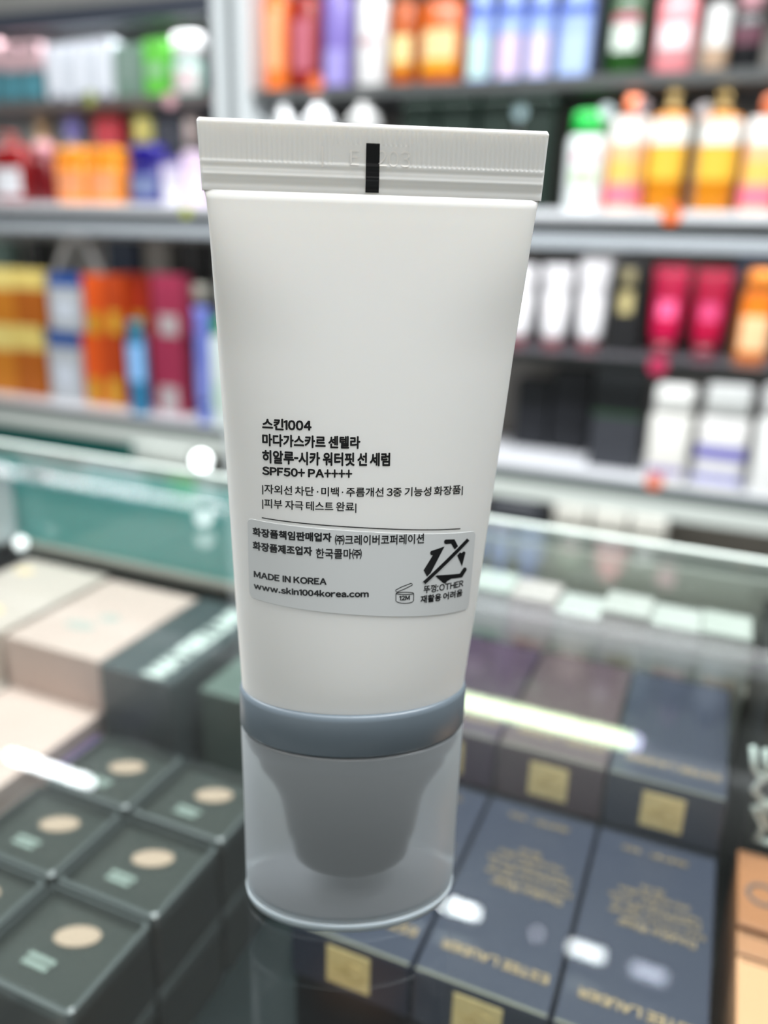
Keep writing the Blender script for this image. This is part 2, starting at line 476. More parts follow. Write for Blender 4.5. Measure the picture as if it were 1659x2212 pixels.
# the pasted-on sticker: rounded corners, real thickness
stk = mat('sticker_paper', rgb(206, 208, 208), .32)
a, b_, c_, d_ = surf(534.5, 1118.5), surf(1027.5, 1146), surf(1012, 1313), surf(539, 1288)
def stp(u, v, off):
    x = (a[0] * (1 - u) + b_[0] * u) * (1 - v) + (d_[0] * (1 - u) + c_[0] * u) * v
    z = (a[1] * (1 - u) + b_[1] * u) * (1 - v) + (d_[1] * (1 - u) + c_[1] * u) * v
    return (x, front(x, z, off), z)
W_, H_ = 60, 22
def inset(u, v):
    rx, ry = .022, .066
    du = max(0, rx - min(u, 1 - u)) / rx; dv = max(0, ry - min(v, 1 - v)) / ry
    l = math.hypot(du, dv)
    if l > 1 and du > 0 and dv > 0:
        k = 1 / l; nu = rx - du * k * rx; nv = ry - dv * k * ry
        return (nu if u < .5 else 1 - nu), (nv if v < .5 else 1 - nv)
    return u, v
vs, fs = [], []
def grid_t(n, e):
    return [0, e * .15, e * .4, e * .7, e] + [e + (1 - 2 * e) * i / n for i in range(1, n)] + [1 - e, 1 - e * .7, 1 - e * .4, 1 - e * .15, 1]
us, vsn = grid_t(W_, .022), grid_t(H_, .066)
for off in (.00010, .00001):
    for v in vsn:
        for u_ in us:
            uu, vv = inset(u_, v); vs.append(stp(uu, vv, off))
nU, nV = len(us), len(vsn)
for j in range(nV - 1):
    for i in range(nU - 1):
        q = j * nU + i; fs.append((q, q + nU, q + nU + 1, q + 1))
ring = [i for i in range(nU)] + [j * nU + nU - 1 for j in range(1, nV)] + [(nV - 1) * nU + i for i in range(nU - 2, -1, -1)] + [j * nU for j in range(nV - 2, 0, -1)]
for p, q in zip(ring, ring[1:] + ring[:1]): fs.append((p, q, q + nU * nV, p + nU * nV))
sticker = raw('sticker', vs, fs, stk, tube, False)
sticker['label'] = 'grey white paper sticker with maker details'
SO = .00013
printed('화장품책임판매업자', 545, 1138, 1157, 716.5, sticker, .044, SO)
printed('㈜크레이버코퍼레이션', 723.4, 1155, 1177, 916, sticker, .022, SO)
printed('화장품제조업자', 545.3, 1168, 1187, 674.5, sticker, .044, SO)
printed('한국콜마㈜', 682, 1184, 1206, 781.6, sticker, .022, SO)
printed('MADE IN KOREA', 547.8, 1232.4, 1246.5, 705.7, sticker, .045, SO)
printed('www.skin1004korea.com', 547.8, 1257.0, 1271, 797, sticker, .05, SO)
printed('뚜껑:OTHER', 915.5, 1265, 1282, 1000.8, sticker, .026, SO, y1top=1263)
printed('재활용 어려움', 908.6, 1286.5, 1303.5, 999, sticker, .034, SO, y1top=1283)
printed('12M', 862.5, 1287.2, 1297.4, 885.5, sticker, .045, SO)
def px5(p): return (780 + p[0] / 5.925, 1110 + p[1] / 5.925)
for nm, pl in (('slash_margin', [(1345, 302), (1390, 345), (826, 905), (782, 856)]), ('no_recycling_slash', [(1355, 308), (1385, 338), (822, 895), (790, 862)]),
               ('recycling_arrow', [(1080, 325), (1195, 322), (1240, 412), (1198, 456), (1150, 378), (1085, 385), (1066, 375), (1060, 355), (1064, 336)]),
               ('recycling_arrow', [(1228, 530), (1266, 488), (1284, 500), (1305, 478), (1326, 478), (1335, 497), (1290, 668)]),
               ('recycling_arrow', [(1068, 413), (870, 720), (888, 757), (843, 800), (798, 718), (915, 527), (892, 522), (881, 498), (892, 472)]),
               ('recycling_arrow', [(1330, 680), (1350, 695), (1350, 716), (1293, 808), (1096, 832), (1094, 870), (1078, 887), (1055, 885), (950, 795), (975, 782), (1260, 760), (1308, 690)])):
    flat_poly(nm, [px5(p) for p in pl], stk if nm == 'slash_margin' else ink, sticker, SO + {'recycling_arrow': 0, 'slash_margin': .00002}.get(nm, .00004))
def stroke(pts, wpx, closed=False):
    bm = bmesh.new(); P = [px5(p) for p in pts]
    n = len(P); prev = None; first = None
    for i in range(n):
        a0 = P[(i - 1) % n] if closed or i > 0 else P[i]; a1 = P[(i + 1) % n] if closed or i < n - 1 else P[i]
        dx, dy = a1[0] - a0[0], a1[1] - a0[1]; l = math.hypot(dx, dy) or 1
        pr = []
        for s in (-.5, .5):
            x, z = surf(P[i][0] - dy / l * wpx * s, P[i][1] + dx / l * wpx * s); pr.append(bm.verts.new((x, front(x, z, SO), z)))
        if prev: bm.faces.new((prev[0], prev[1], pr[1], pr[0]))
        else: first = pr
        prev = pr
    if closed: bm.faces.new((prev[0], prev[1], first[1], first[0]))
    return bm
jar_el = [(560 + 113 * math.cos(t * math.pi / 12), 1014 + 15 * math.sin(t * math.pi / 12)) for t in range(24)]
for pts, cl in ((jar_el, True), ([(445, 1014), (445, 1112), (475, 1130), (520, 1139), (565, 1141), (620, 1136), (655, 1124), (670, 1108), (672, 1014)], False),
                ([(440, 972), (520, 930), (638, 885), (652, 890), (655, 908), (560, 955), (462, 996), (446, 992)], True)):
    obj('open_jar_symbol', stroke(pts, 1.7, cl), ink, sticker)
# collar ring, cap shell and the nozzle inside
ringm = mat('collar_bluegrey', rgb(106, 117, 126), .32, sss=.0)
def ov(z, a, b, p=2.0): return (z, a, b, p)
loft('collar', ringm, [ov(.0388, .0203, .0120), ov(.0390, .0207, .0125), ov(.0394, .02085, .0127), ov(.0460, .0208, .0127), ov(.0468, .0206, .0125), ov(.0470, .0202, .0121)], tube, 96)
loft('collar_lip', mat('collar_lip_grey', rgb(38, 48, 56), .4), [ov(.0335, .0180, .0102), ov(.0337, .0186, .0106), ov(.0355, .0192, .0111), ov(.0362, .0196, .0114), ov(.0387, .0196, .0114)], tube, 96)
noz = loft('nozzle', mat('nozzle_grey', rgb(18, 23, 27), .6), [ov(.0095, .0098, .0078), ov(.0103, .0106, .0086), ov(.0150, .0112, .0092), ov(.0152, .0118, .0096), ov(.0230, .0130, .0099), ov(.0262, .0142, .0102), ov(.0290, .0160, .0104), ov(.0300, .0168, .0105), ov(.0330, .0170, .0105)], tube, 64)
frost = bpy.data.materials.new('frosted_cap'); frost.use_nodes = True
nt = frost.node_tree; N = nt.nodes; L = nt.links
for n in list(N): N.remove(n)
out = N.new('ShaderNodeOutputMaterial')
rf = N.new('ShaderNodeBsdfRefraction'); rf.inputs['Color'].default_value = (.97, .99, 1, 1); rf.inputs['Roughness'].default_value = .40; rf.inputs['IOR'].default_value = 1.10
tl = N.new('ShaderNodeBsdfTranslucent'); tl.inputs['Color'].default_value = (.94, .98, 1, 1)
df = N.new('ShaderNodeBsdfDiffuse'); df.inputs['Color'].default_value = (.90, .96, 1, 1)
gl = N.new('ShaderNodeBsdfGlossy'); gl.inputs['Roughness'].default_value = .28
m0 = N.new('ShaderNodeMixShader'); m0.inputs['Fac'].default_value = .5; L.new(tl.outputs[0], m0.inputs[1]); L.new(df.outputs[0], m0.inputs[2])
m1 = N.new('ShaderNodeMixShader'); m1.inputs['Fac'].default_value = .40; tp = N.new('ShaderNodeBsdfTransparent'); mt = N.new('ShaderNodeMixShader'); mt.inputs['Fac'].default_value = .16; L.new(rf.outputs[0], mt.inputs[1]); L.new(tp.outputs[0], mt.inputs[2]); L.new(mt.outputs[0], m1.inputs[1]); L.new(m0.outputs[0], m1.inputs[2])
m2 = N.new('ShaderNodeMixShader'); m2.inputs['Fac'].default_value = .05; L.new(m1.outputs[0], m2.inputs[1]); L.new(gl.outputs[0], m2.inputs[2])
L.new(m2.outputs[0], out.inputs['Surface'])
outer = [(.0003, .0196, .0114), (.0000, .0201, .0119), (.0004, .0205, .0123), (.0020, .0207, .0125), (.0200, .0207, .0125), (.0378, .02075, .0126), (.0382, .0206, .0125)]
inner = []
bm = bmesh.new(); rings = []
n_ = 96
for z, a_, b2 in outer + inner:
    rings.append([bm.verts.new((a_ * math.cos(2 * math.pi * k / n_), b2 * math.sin(2 * math.pi * k / n_), z + .0003)) for k in range(n_)])
for r, s in zip(rings, rings[1:]):
    for k in range(n_): bm.faces.new((r[k], r[(k + 1) % n_], s[(k + 1) % n_], s[k]))
bm.faces.new(rings[0]); bm.faces.new(rings[-1])
capo = obj('cap', bm, frost, tube, True)
rimm = mat('cap_rim_pale', rgb(208, 222, 230), .3, sss=.5)  # pale colour paints the lit glow of the thick bottom edge
loft('cap_rim', rimm, [(.0001, .0196, .0114, 2), (.0000, .0202, .0120, 2), (.0003, .0206, .0124, 2), (.0021, .0208, .0126, 2), (.0022, .0207, .0125, 2)], capo, 96)
loft('cap_floor', mat('cap_floor_white', rgb(232, 236, 242), .5), [(.0026, .0192, .0112, 2), (.0030, .0195, .0115, 2)], capo, 64)
# ------------------------------------------------------------------ glass counter
YB = .352
case = thing('display_counter', 'long glass topped display counter with cartons inside, tube standing on it', 'counter', (-.2, .1, -.95))
def cp(name, m, x0, x1, y0, y1, z0, z1, bevel=0):
    return box(name, m, x0 + .2, x1 + .2, y0 - .1, y1 - .1, z0 + .95, z1 + .95, case, bevel)
CX0, CX1 = -1.6, 1.0
top_glass = glass_mat('counter_glass', (.855, .872, .866))
cp('glass_top', top_glass, CX0, CX1, -.12, YB, -.006, 0)
cp('edge_trim', mat('edge_trim_pale', rgb(196, 204, 198), .3), CX0, CX1, YB + .0005, YB + .005, -.0075, .0006)  # pale strip in place of the glass's bright polished edge
cp('door_rail', mat('door_rail_sand', rgb(176, 170, 160), .4, noise=.1), CX0, CX1, YB - .012, YB - .001, -.0605, -.0555, .001)
cp('back_board', mat('back_board_dark', rgb(46, 34, 38), .6), CX0, CX1, YB - .010, YB - .002, -.115, -.061)
cp('sliding_door', glass_mat('teal_glass', (.40, .78, .76), 1, .68, rgb(150, 240, 236)), CX0, -.100, YB - .008, YB - .003, -.055, -.0065)  # teal haze colour paints the edge-lit reflection into the pane
cp('sliding_door', glass_mat('pale_glass', (.80, .84, .80), 1, .65, rgb(225, 228, 220)), -.099, CX1, YB - .006, YB - .002, -.055, -.0065)  # pale haze colour paints the mirrored bright wall into the pane
cp('inner_shelf', mat('inner_shelf_dark', rgb(44, 52, 53), .18, noise=.2, scale=40), CX0, .030, -.11, YB - .012, -.121, -.115)
cp('inner_shelf', mat('inner_shelf_black', rgb(30, 30, 30), .3), .0305, CX1, -.11, YB - .012, -.121, -.115)
cp('body', mat('counter_body_white', rgb(190, 192, 192), .5, noise=.05), CX0, CX1, -.12, YB, -.95, -.1215)
cp('front_glass', glass_mat('front_glass', (.9, .95, .94)), CX0, CX1, -.12, -.114, -.121, -.0065)
# the white bracket, and emissive domes added as bright spots at the far edge
br = box('shelf_bracket', mat('bracket_white', rgb(214, 220, 224), .3), -.401, -.379, .322, .342, -.055, -.0065, None, .003)
tag(br, 'white upright bracket under the glass at the far left edge', 'bracket')
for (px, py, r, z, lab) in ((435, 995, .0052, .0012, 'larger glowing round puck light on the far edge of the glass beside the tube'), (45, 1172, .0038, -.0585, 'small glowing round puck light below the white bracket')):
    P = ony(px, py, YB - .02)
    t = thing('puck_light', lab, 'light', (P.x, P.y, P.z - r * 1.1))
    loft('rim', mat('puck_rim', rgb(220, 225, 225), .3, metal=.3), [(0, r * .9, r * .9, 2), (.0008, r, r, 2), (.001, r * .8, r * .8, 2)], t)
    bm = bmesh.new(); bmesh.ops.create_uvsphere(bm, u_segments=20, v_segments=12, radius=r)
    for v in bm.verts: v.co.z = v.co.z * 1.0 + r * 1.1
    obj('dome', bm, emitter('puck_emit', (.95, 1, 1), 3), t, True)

# ------------------------------------------------------------------ flat cartons of powder compacts
lidm = glass_mat('compact_lid_film', (.80, .84, .82), .9, .10, rgb(180, 188, 182))
cbase = mat('compact_carton_grey', rgb(64, 66, 65), .35, noise=.12, scale=60)
crim = mat('compact_rim', rgb(92, 98, 98), .25, coat=.5)
dot = mat('powder_tan', rgb(238, 200, 178), .5, noise=.06)
wprint = mat('white_print', rgb(215, 226, 220), .4)
IR = math.atan2(.3885, .921)
def rounded(w, d, r, n=5):
    pts = []
    for cx, cy, a in ((w - r, d - r, 0), (-w + r, d - r, 90), (-w + r, -d + r, 180), (w - r, -d + r, 270)):
        for i in range(n + 1):
            t = math.radians(a + 90 * i / n); pts.append((cx + r * math.cos(t), cy + r * math.sin(t)))
    return pts
def slab(bm, pts, z0, z1, inset_pts=None):
    a = [bm.verts.new((x, y, z0)) for x, y in pts]; b = [bm.verts.new((x, y, z1)) for x, y in (inset_pts or pts)]
    n = len(pts)
    for i in range(n): bm.faces.new((a[i], a[(i + 1) % n], b[(i + 1) % n], b[i]))
    bm.faces.new(list(reversed(a))); bm.faces.new(b)
def make_compact(h, tone=None):
    t = thing('powder_compact', 'compact', 'compact')
    w_, d_ = .0182, .0160
    bm = bmesh.new(); slab(bm, rounded(w_, d_, .002), 0, h - .0042); obj('case', bm, cbase, t)
    bm = bmesh.new()      # raised rim around the window
    o_, i_ = rounded(w_, d_, .0022), rounded(w_ - .0011, d_ - .0011, .0018)
    n = len(o_)
    R = [[bm.verts.new((x, y, z)) for x, y in pp] for pp, z in ((o_, h - .0041), (o_, h - .0006), (i_, h), (i_, h - .0036))]
    for a_, b2 in zip(R, R[1:] + R[:1]):
        for i in range(n): bm.faces.new((a_[i], a_[(i + 1) % n], b2[(i + 1) % n], b2[i]))
    obj('rim', bm, crim, t)
    bm = bmesh.new()      # faceted clear lid: four planes meeting off centre
    ip = [(w_ - .0013, d_ - .0013), (-w_ + .0013, d_ - .0013), (-w_ + .0013, -d_ + .0013), (w_ - .0013, -d_ + .0013)]
    c = bm.verts.new((.002, .001, h - .0002)); q = [bm.verts.new((x, y, h - .0020)) for x, y in ip]
    for i in range(4): bm.faces.new((c, q[i], q[(i + 1) % 4]))
    obj('clear_lid', bm, lidm, t)
    bm = bmesh.new()
    slab(bm, [(math.cos(IR) * .0066 * math.cos(a_) - math.sin(IR) * .0036 * math.sin(a_), .0062 + math.sin(IR) * .0066 * math.cos(a_) + math.cos(IR) * .0036 * math.sin(a_)) for a_ in [2 * math.pi * i / 24 for i in range(24)]], h - .0041, h - .0036)
    obj('powder_pan', bm, dot, t)
    bm = bmesh.new(); rr = random.Random(3)
    for row in range(2):
        x = -.0040
        while x < .0040:
            wd = rr.uniform(.0005, .0011)
            box_bm(bm, x, x + wd, -.0052 - .0023 * row, -.0052 - .0023 * row + .0016, h - .0041, h - .0037); x += wd + .0004
    bmesh.ops.translate(bm, verts=bm.verts, vec=(-.004, .001, 0))
    o = obj('printed_mark', bm, wprint, t)
    return t
def dup(root, loc, label, group=None):
    r = root.copy(); C.objects.link(r); r.location = loc; r['label'] = label
    if group: r['group'] = group
    for ch in list(root.children):
        c = ch.copy(); C.objects.link(c); c.parent = r
    return r
cx_ = [-.1436, -.1817]; cy_ = [.1260, .1592, .1930]
colw = ['right column', 'left column']
roww = ['row nearest the viewer', 'middle row', 'back row']
comp0 = make_compact(.0272); used = False
for i, x in enumerate(cx_):
    for j, y in enumerate(cy_):
        lab = 'clear lidded grey powder compact on top of the stack, %s, %s' % (colw[i], roww[j])
        loc = (x, y, -.0873)
        if not used: comp0.location = loc; comp0['label'] = lab; comp0['group'] = 'powder compacts under the glass'; used = True
        else: dup(comp0, loc, lab, 'powder compacts under the glass')
for i, x in enumerate(cx_):
    for j, y in enumerate([.0925] + cy_):
        dup(comp0, (x, y, -.1149), 'grey powder compact in lower layer, %s, %s' % (colw[i], (['row cut by the bottom edge'] + roww)[j]), 'lower layer of powder compacts')

# ------------------------------------------------------------------ beige and dark cartons
beige = mat('beige_card', rgb(206, 184, 174), .55, noise=.06, scale=25)
cream = mat('cream_card', rgb(204, 190, 180), .55, noise=.07, scale=25)
faint = mat('faint_grey_print', rgb(172, 176, 168), .6)
gold_faint = mat('pale_gold_print', rgb(240, 212, 168), .5)
def carton(name, label, m, x0, x1, y0, y1, z0, z1, cat='carton', group=None, bevel=.0006):
    t = thing(name, label, cat, ((x0 + x1) / 2, (y0 + y1) / 2, z0), 0, group)
    w_, d_, h = (x1 - x0) / 2, (y1 - y0) / 2, z1 - z0
    box('carton_body', m, -w_, w_, -d_, d_, 0, h, t, bevel)
    bm = bmesh.new()      # tuck flap seam on top
    box_bm(bm, -w_ * .96, w_ * .96, d_ - .0016, d_ - .0012, h, h + .00012)
    obj('flap_seam', bm, faint if m in (beige, cream) else mat('seam_dark', rgb(20, 22, 24), .5), t)
    return t
def mark(t, pts, m, z, name='printed_mark'):
    bm = bmesh.new(); slab(bm, pts, z, z + .00015); return obj(name, bm, m, t)
def ell(cx, cy, a_, b2, n=18): return [(cx + a_ * math.cos(2 * math.pi * i / n), cy + b2 * math.sin(2 * math.pi * i / n)) for i in range(n)]
tB = carton('beige_carton', 'beige flat carton with faint grey print against the dark lettered carton', beige, -.2975, -.2400, .2515, .3270, -.0870, -.0600)
mark(tB, ell(.004, -.002, .006, .004), faint, .0270); mark(tB, ell(-.004, -.014, .009, .004), faint, .0270)
tA = carton('beige_carton', 'cream flat carton at the left edge beside the white bracket', cream, -.3600, -.3020, .2515, .3300, -.0870, -.0600)
mark(tA, ell(.004, -.022, .009, .006), gold_faint, .0270); mark(tA, ell(-.018, .024, .006, .004), gold_faint, .0270)
tC = carton('beige_carton', 'long beige carton lying lower, nearest the mirrored light bar', beige, -.2975, -.2415, .150, .3270, -.1149, -.0872)
mark(tC, ell(-.010, -.046, .006, .004), faint, .0277); mark(tC, ell(.006, -.062, .008, .004), gold_faint, .0277)
tD = carton('beige_carton', 'cream carton lying lower at the left edge of the picture', cream, -.3600, -.3000, .150, .3270, -.1149, -.0872)
mark(tD, ell(.008, -.020, .008, .006), faint, .0277)
dk = mat('charcoal_card', rgb(70, 78, 80), .4, noise=.12, scale=30)
tM = carton('lettered_carton', 'charcoal carton with white capital lettering along its right side', dk, -.2385, -.1990, .2490, .3290, -.1149, -.0600)
vs, fs, b = text_mesh('MAYBELLINE', .075)
k = .0115 / (b[3] - b[2]); L_ = .072 / (b[1] - b[0])
raw('printed_lettering', [(.0185 - .0115 + .0004 - (v.y - b[2]) * k + .0065, (v.x - b[0]) * L_ - .0385, .0552 + v.z * 3) for v in vs], fs, wprint, tM)
carton('green_carton', 'dull green carton just left of the tube behind the lettered carton gap', mat('sage_card', rgb(98, 114, 106), .45, noise=.15, scale=30), -.1940, -.1560, .2620, .3290, -.1149, -.0680)
carton('dark_green_carton', 'very dark green carton beside the tube collar', mat('bottle_green_card', rgb(20, 42, 38), .4, noise=.1), -.1540, -.1150, .245, .3290, -.1149, -.0860)
carton('purple_carton', 'small purple carton in the shadow below the long beige carton', mat('purple_card', rgb(70, 52, 100), .45), -.2385, -.2220, .2160, .2440, -.1149, -.0930)
carton('black_carton', 'black carton in shadow next to the small purple carton', mat('black_card', rgb(22, 22, 26), .4), -.2190, -.2040, .2160, .2440, -.1149, -.0880)
for k_, (x, y, m_, lab) in enumerate(((-.1930, .2300, (176, 130, 112), 'small jar with dull pink lid in the shadow below the lettered carton'), (-.1800, .2180, (150, 146, 140), 'small jar with grey lid behind the compacts'), (-.1360, .2290, (150, 128, 112), 'small jar with brown lid beside the tube'), (-.1330, .2120, (118, 98, 86), 'small dark brown jar in front of the brown lidded one'))):
    if k_ == 1: x = -.1745
    t = thing('cosmetic_jar', lab, 'jar', (x, y + .004, -.1149), 0, 'small jars in the shadow')
    loft('pot', mat('pot_dark', rgb(34, 36, 40), .3), [(0, .0062, .0062, 2), (.001, .0068, .0068, 2), (.010, .0068, .0068, 2)], t, 20)
    loft('lid', mat('lid_%d' % k_, rgb(*m_), .35), [(.0102, .0070, .0070, 2), (.0165, .0070, .0070, 2), (.0172, .0064, .0064, 2)], t, 20)

# ------------------------------------------------------------------ navy cartons with gold print
navy = mat('navy_card', rgb(56, 61, 76), .45, noise=.07, scale=50, coat=.12)
plum = mat('plum_card', rgb(72, 54, 74), .45, noise=.1, scale=50, coat=.12)
brown = mat('brown_card', rgb(96, 84, 78), .45, noise=.1, scale=50, coat=.12)
gold = mat('gold_foil', rgb(182, 160, 124), .45, metal=.1, noise=.15, scale=300)
goldsq = mat('gold_square', rgb(250, 226, 160), .45, metal=0, noise=.12, scale=200)
edge_hl = mat('gold_line', rgb(120, 120, 108), .4)  # edge highlight put into the colour of a thin line
black_m = mat('riser_black', rgb(16, 17, 20), .4)
tmc = {}
def placed(s, cx, ytop, wd, ht, bold, z, t, m=gold):
    """a line of print on a carton's lid, upside down for the viewer: x mirrored, reads from the far side"""
    if (s, bold) not in tmc: tmc[(s, bold)] = text_mesh(s, bold)
    vs, fs, b = tmc[(s, bold)]
    raw('gold_lettering', [(cx + wd / 2 - (v.x - b[0]) / (b[1] - b[0]) * wd, ytop + ht - (v.y - b[2]) / (b[3] - b[2]) * ht, z + v.z * 3) for v in vs], fs, m, t)
def navy_carton(x0, x1, y0, y1, z0, z1, label, m=navy, text=True, big=True):
    t = carton('navy_carton', label, m, x0, x1, y0, y1, z0, z1, 'carton', 'navy cartons with gold print', .0007)
    w_, d_, h = (x1 - x0) / 2, (y1 - y0) / 2, z1 - z0
    s = .0066
    q = box('gold_square', goldsq, -s, s, -d_ - .00025, -d_ + .0002, h * .5 - s * .98, h * .5 + s * .98, t, .0002)
    bm = bmesh.new()      # the raised script monogram on the square
    tube_path(bm, [(.0044, -d_ - .0003, h * .5 + .0018), (.001, -d_ - .0003, h * .5 + .0030), (-.0020, -d_ - .0003, h * .5 + .0005), (.0012, -d_ - .0003, h * .5 - .0002), (-.0042, -d_ - .0003, h * .5 - .0022)], .00022, 5)
    tube_path(bm, [(-.0050, -d_ - .0003, h * .5 + .0005), (-.0005, -d_ - .0003, h * .5 - .0012), (.0015, -d_ - .0003, h * .5 - .0036), (.0032, -d_ - .0003, h * .5 - .0030), (.0052, -d_ - .0003, h * .5 - .0004)], .00022, 5)
    obj('monogram', bm, mat('gold_relief', rgb(190, 164, 104), .35, metal=.4), q)
    box('edge_line', edge_hl, -w_ * .97, w_ * .97, -d_ + .0002, -d_ + .0011, h, h + .00012, t)
    if text:
        placed('ESTEE LAUDER', .001, -d_ + .0095, .0295, .0031, .03, h + .0002, t)
        if big:
            placed('Double Wear', .0030, -d_ + .0375, .0215, .0030, .01, h + .0002, t)
            for i, (ln, wd) in enumerate((('Stay-in-Place Makeup', .0265), ('Foundation SPF 10', .0245), ('Teint Longue Tenue', .0260), ('Intransferable', .0200), ('30 ml', .0070))):
                placed(ln, -.0030 * 0 + .0030 - .0006 * i, -d_ + .0417 + .0031 * i, wd, .0021, .01, h + .0002, t)
            placed('SPF 10', 0, -d_ + .0700, .0200, .0017, .01, h + .0002, t)
    return t
cols = [(-.0898, -.0536), (-.0526, -.0164), (-.0154, .0210)]
near = ['left one partly behind the tube', 'middle one with upside down lettering', 'right one with upside down lettering']
far = ['plum toned, left one', 'brownish, middle one', 'rightmost one']
for i, (x0, x1) in enumerate(cols):
    navy_carton(x0, x1, .1578, .2368, -.0783, -.0600, 'navy carton in the front row under the glass, %s' % near[i])
    navy_carton(x0, x1, .2382, .3120, -.0604, -.0398, 'carton in the raised back row under the glass, %s' % far[i], [plum, mat('brownplum', rgb(86, 70, 76), .45, coat=.1), navy][i], True, False)
box('display_riser', black_m, -.0895, .0205, .1600, .2370, -.1149, -.0787)
tag(bpy.context.scene.objects['display_riser'], 'low black riser under the front row of navy cartons', 'riser')
o = box('display_riser', black_m, -.0895, .0205, .2384, .3120, -.1149, -.0608); tag(o, 'taller black riser under the back row of cartons', 'riser')
carton('amber_carton', 'brown and amber carton in the dark below the front navy cartons', mat('amber_card', rgb(150, 96, 50), .5, noise=.1), -.0880, -.0640, .120, .150, -.1149, -.098)

# ------------------------------------------------------------------ pale cartons added in place of hazy reflections on the right
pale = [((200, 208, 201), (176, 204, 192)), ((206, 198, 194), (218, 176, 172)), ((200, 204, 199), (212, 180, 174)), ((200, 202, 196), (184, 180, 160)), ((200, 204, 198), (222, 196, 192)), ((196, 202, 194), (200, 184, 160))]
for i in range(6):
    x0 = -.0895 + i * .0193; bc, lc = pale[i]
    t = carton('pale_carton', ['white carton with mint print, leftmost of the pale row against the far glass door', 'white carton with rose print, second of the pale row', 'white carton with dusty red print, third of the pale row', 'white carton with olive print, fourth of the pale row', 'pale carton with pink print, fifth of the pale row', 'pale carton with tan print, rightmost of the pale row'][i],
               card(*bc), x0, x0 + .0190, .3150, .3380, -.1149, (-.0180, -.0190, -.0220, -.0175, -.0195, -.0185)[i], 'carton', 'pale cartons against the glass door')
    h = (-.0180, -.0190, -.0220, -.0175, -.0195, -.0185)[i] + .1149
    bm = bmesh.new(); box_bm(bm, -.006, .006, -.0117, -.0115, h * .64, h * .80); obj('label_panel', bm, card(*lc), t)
# ------------------------------------------------------------------ tan cartons and the bent clip at the right edge
tan = mat('tan_card', rgb(172, 118, 80), .5, noise=.1, scale=40)
tan2 = mat('peach_card', rgb(222, 168, 126), .5, noise=.06, scale=40)
t = carton('tan_carton', 'tan brown carton with a grey ring printed on it at the right edge', tan, .0272, .0800, .2110, .2440, -.1149, -.0600)
RX = onz(1648, 1935, -.06); RX = (RX.x - .0536, RX.y - .2275)
ringp = bmesh.new(); tube_path(ringp, [(RX[0] + .0042 * math.cos(a_ * math.pi / 10), RX[1] + .0042 * math.sin(a_ * math.pi / 10), .0549) for a_ in range(21)], .0007, 6)
obj('printed_ring', ringp, mat('ring_grey', rgb(108, 100, 98), .5), t)
carton('tan_strip_carton', 'narrow tan carton between the two larger tan ones', mat('tan_card_2', rgb(180, 130, 94), .5), .0272, .0800, .2010, .2098, -.1149, -.0610)
carton('tan_carton', 'pale peach carton in the bottom right corner', tan2, .0272, .0800, .150, .1995, -.1149, -.0605)
carton('black_box', 'tall black box standing behind the tan carton at the right edge', mat('soft_black', rgb(46, 47, 45), .5, noise=.1), .0285, .1200, .2550, .3350, -.1149, -.0085)
clip = mat('mint_plastic', rgb(226, 238, 231), .3, coat=.3)
bm = bmesh.new()
def onp(px, py): 
    p = ony(px, py, onz(1640, 1815, -.0590).y); return (p.x, p.y, p.z)
def pp(*q): return [onp(*a_) for a_ in q]
tube_path(bm, pp((1628, 1606), (1630, 1650), (1640, 1666), (1660, 1672), (1685, 1668)), .0010)
tube_path(bm, pp((1656, 1612), (1657, 1650), (1668, 1668)), .0010)
tube_path(bm, pp((1672, 1668), (1650, 1672), (1629, 1698), (1652, 1726), (1680, 1735)), .0011)
tube_path(bm, pp((1672, 1728), (1631, 1738), (1652, 1780), (1634, 1804), (1660, 1812), (1690, 1806)), .0011)
tube_path(bm, pp((1652, 1726), (1655, 1752), (1668, 1782)), .0009)
lo = min(v.co.z for v in bm.verts)
for v in bm.verts: v.co.z += -.0599 - lo
o = obj('hair_clip', bm, clip, None, True); tag(o, 'pale mint bent plastic claw clip lying on the tan carton', 'hair clip')
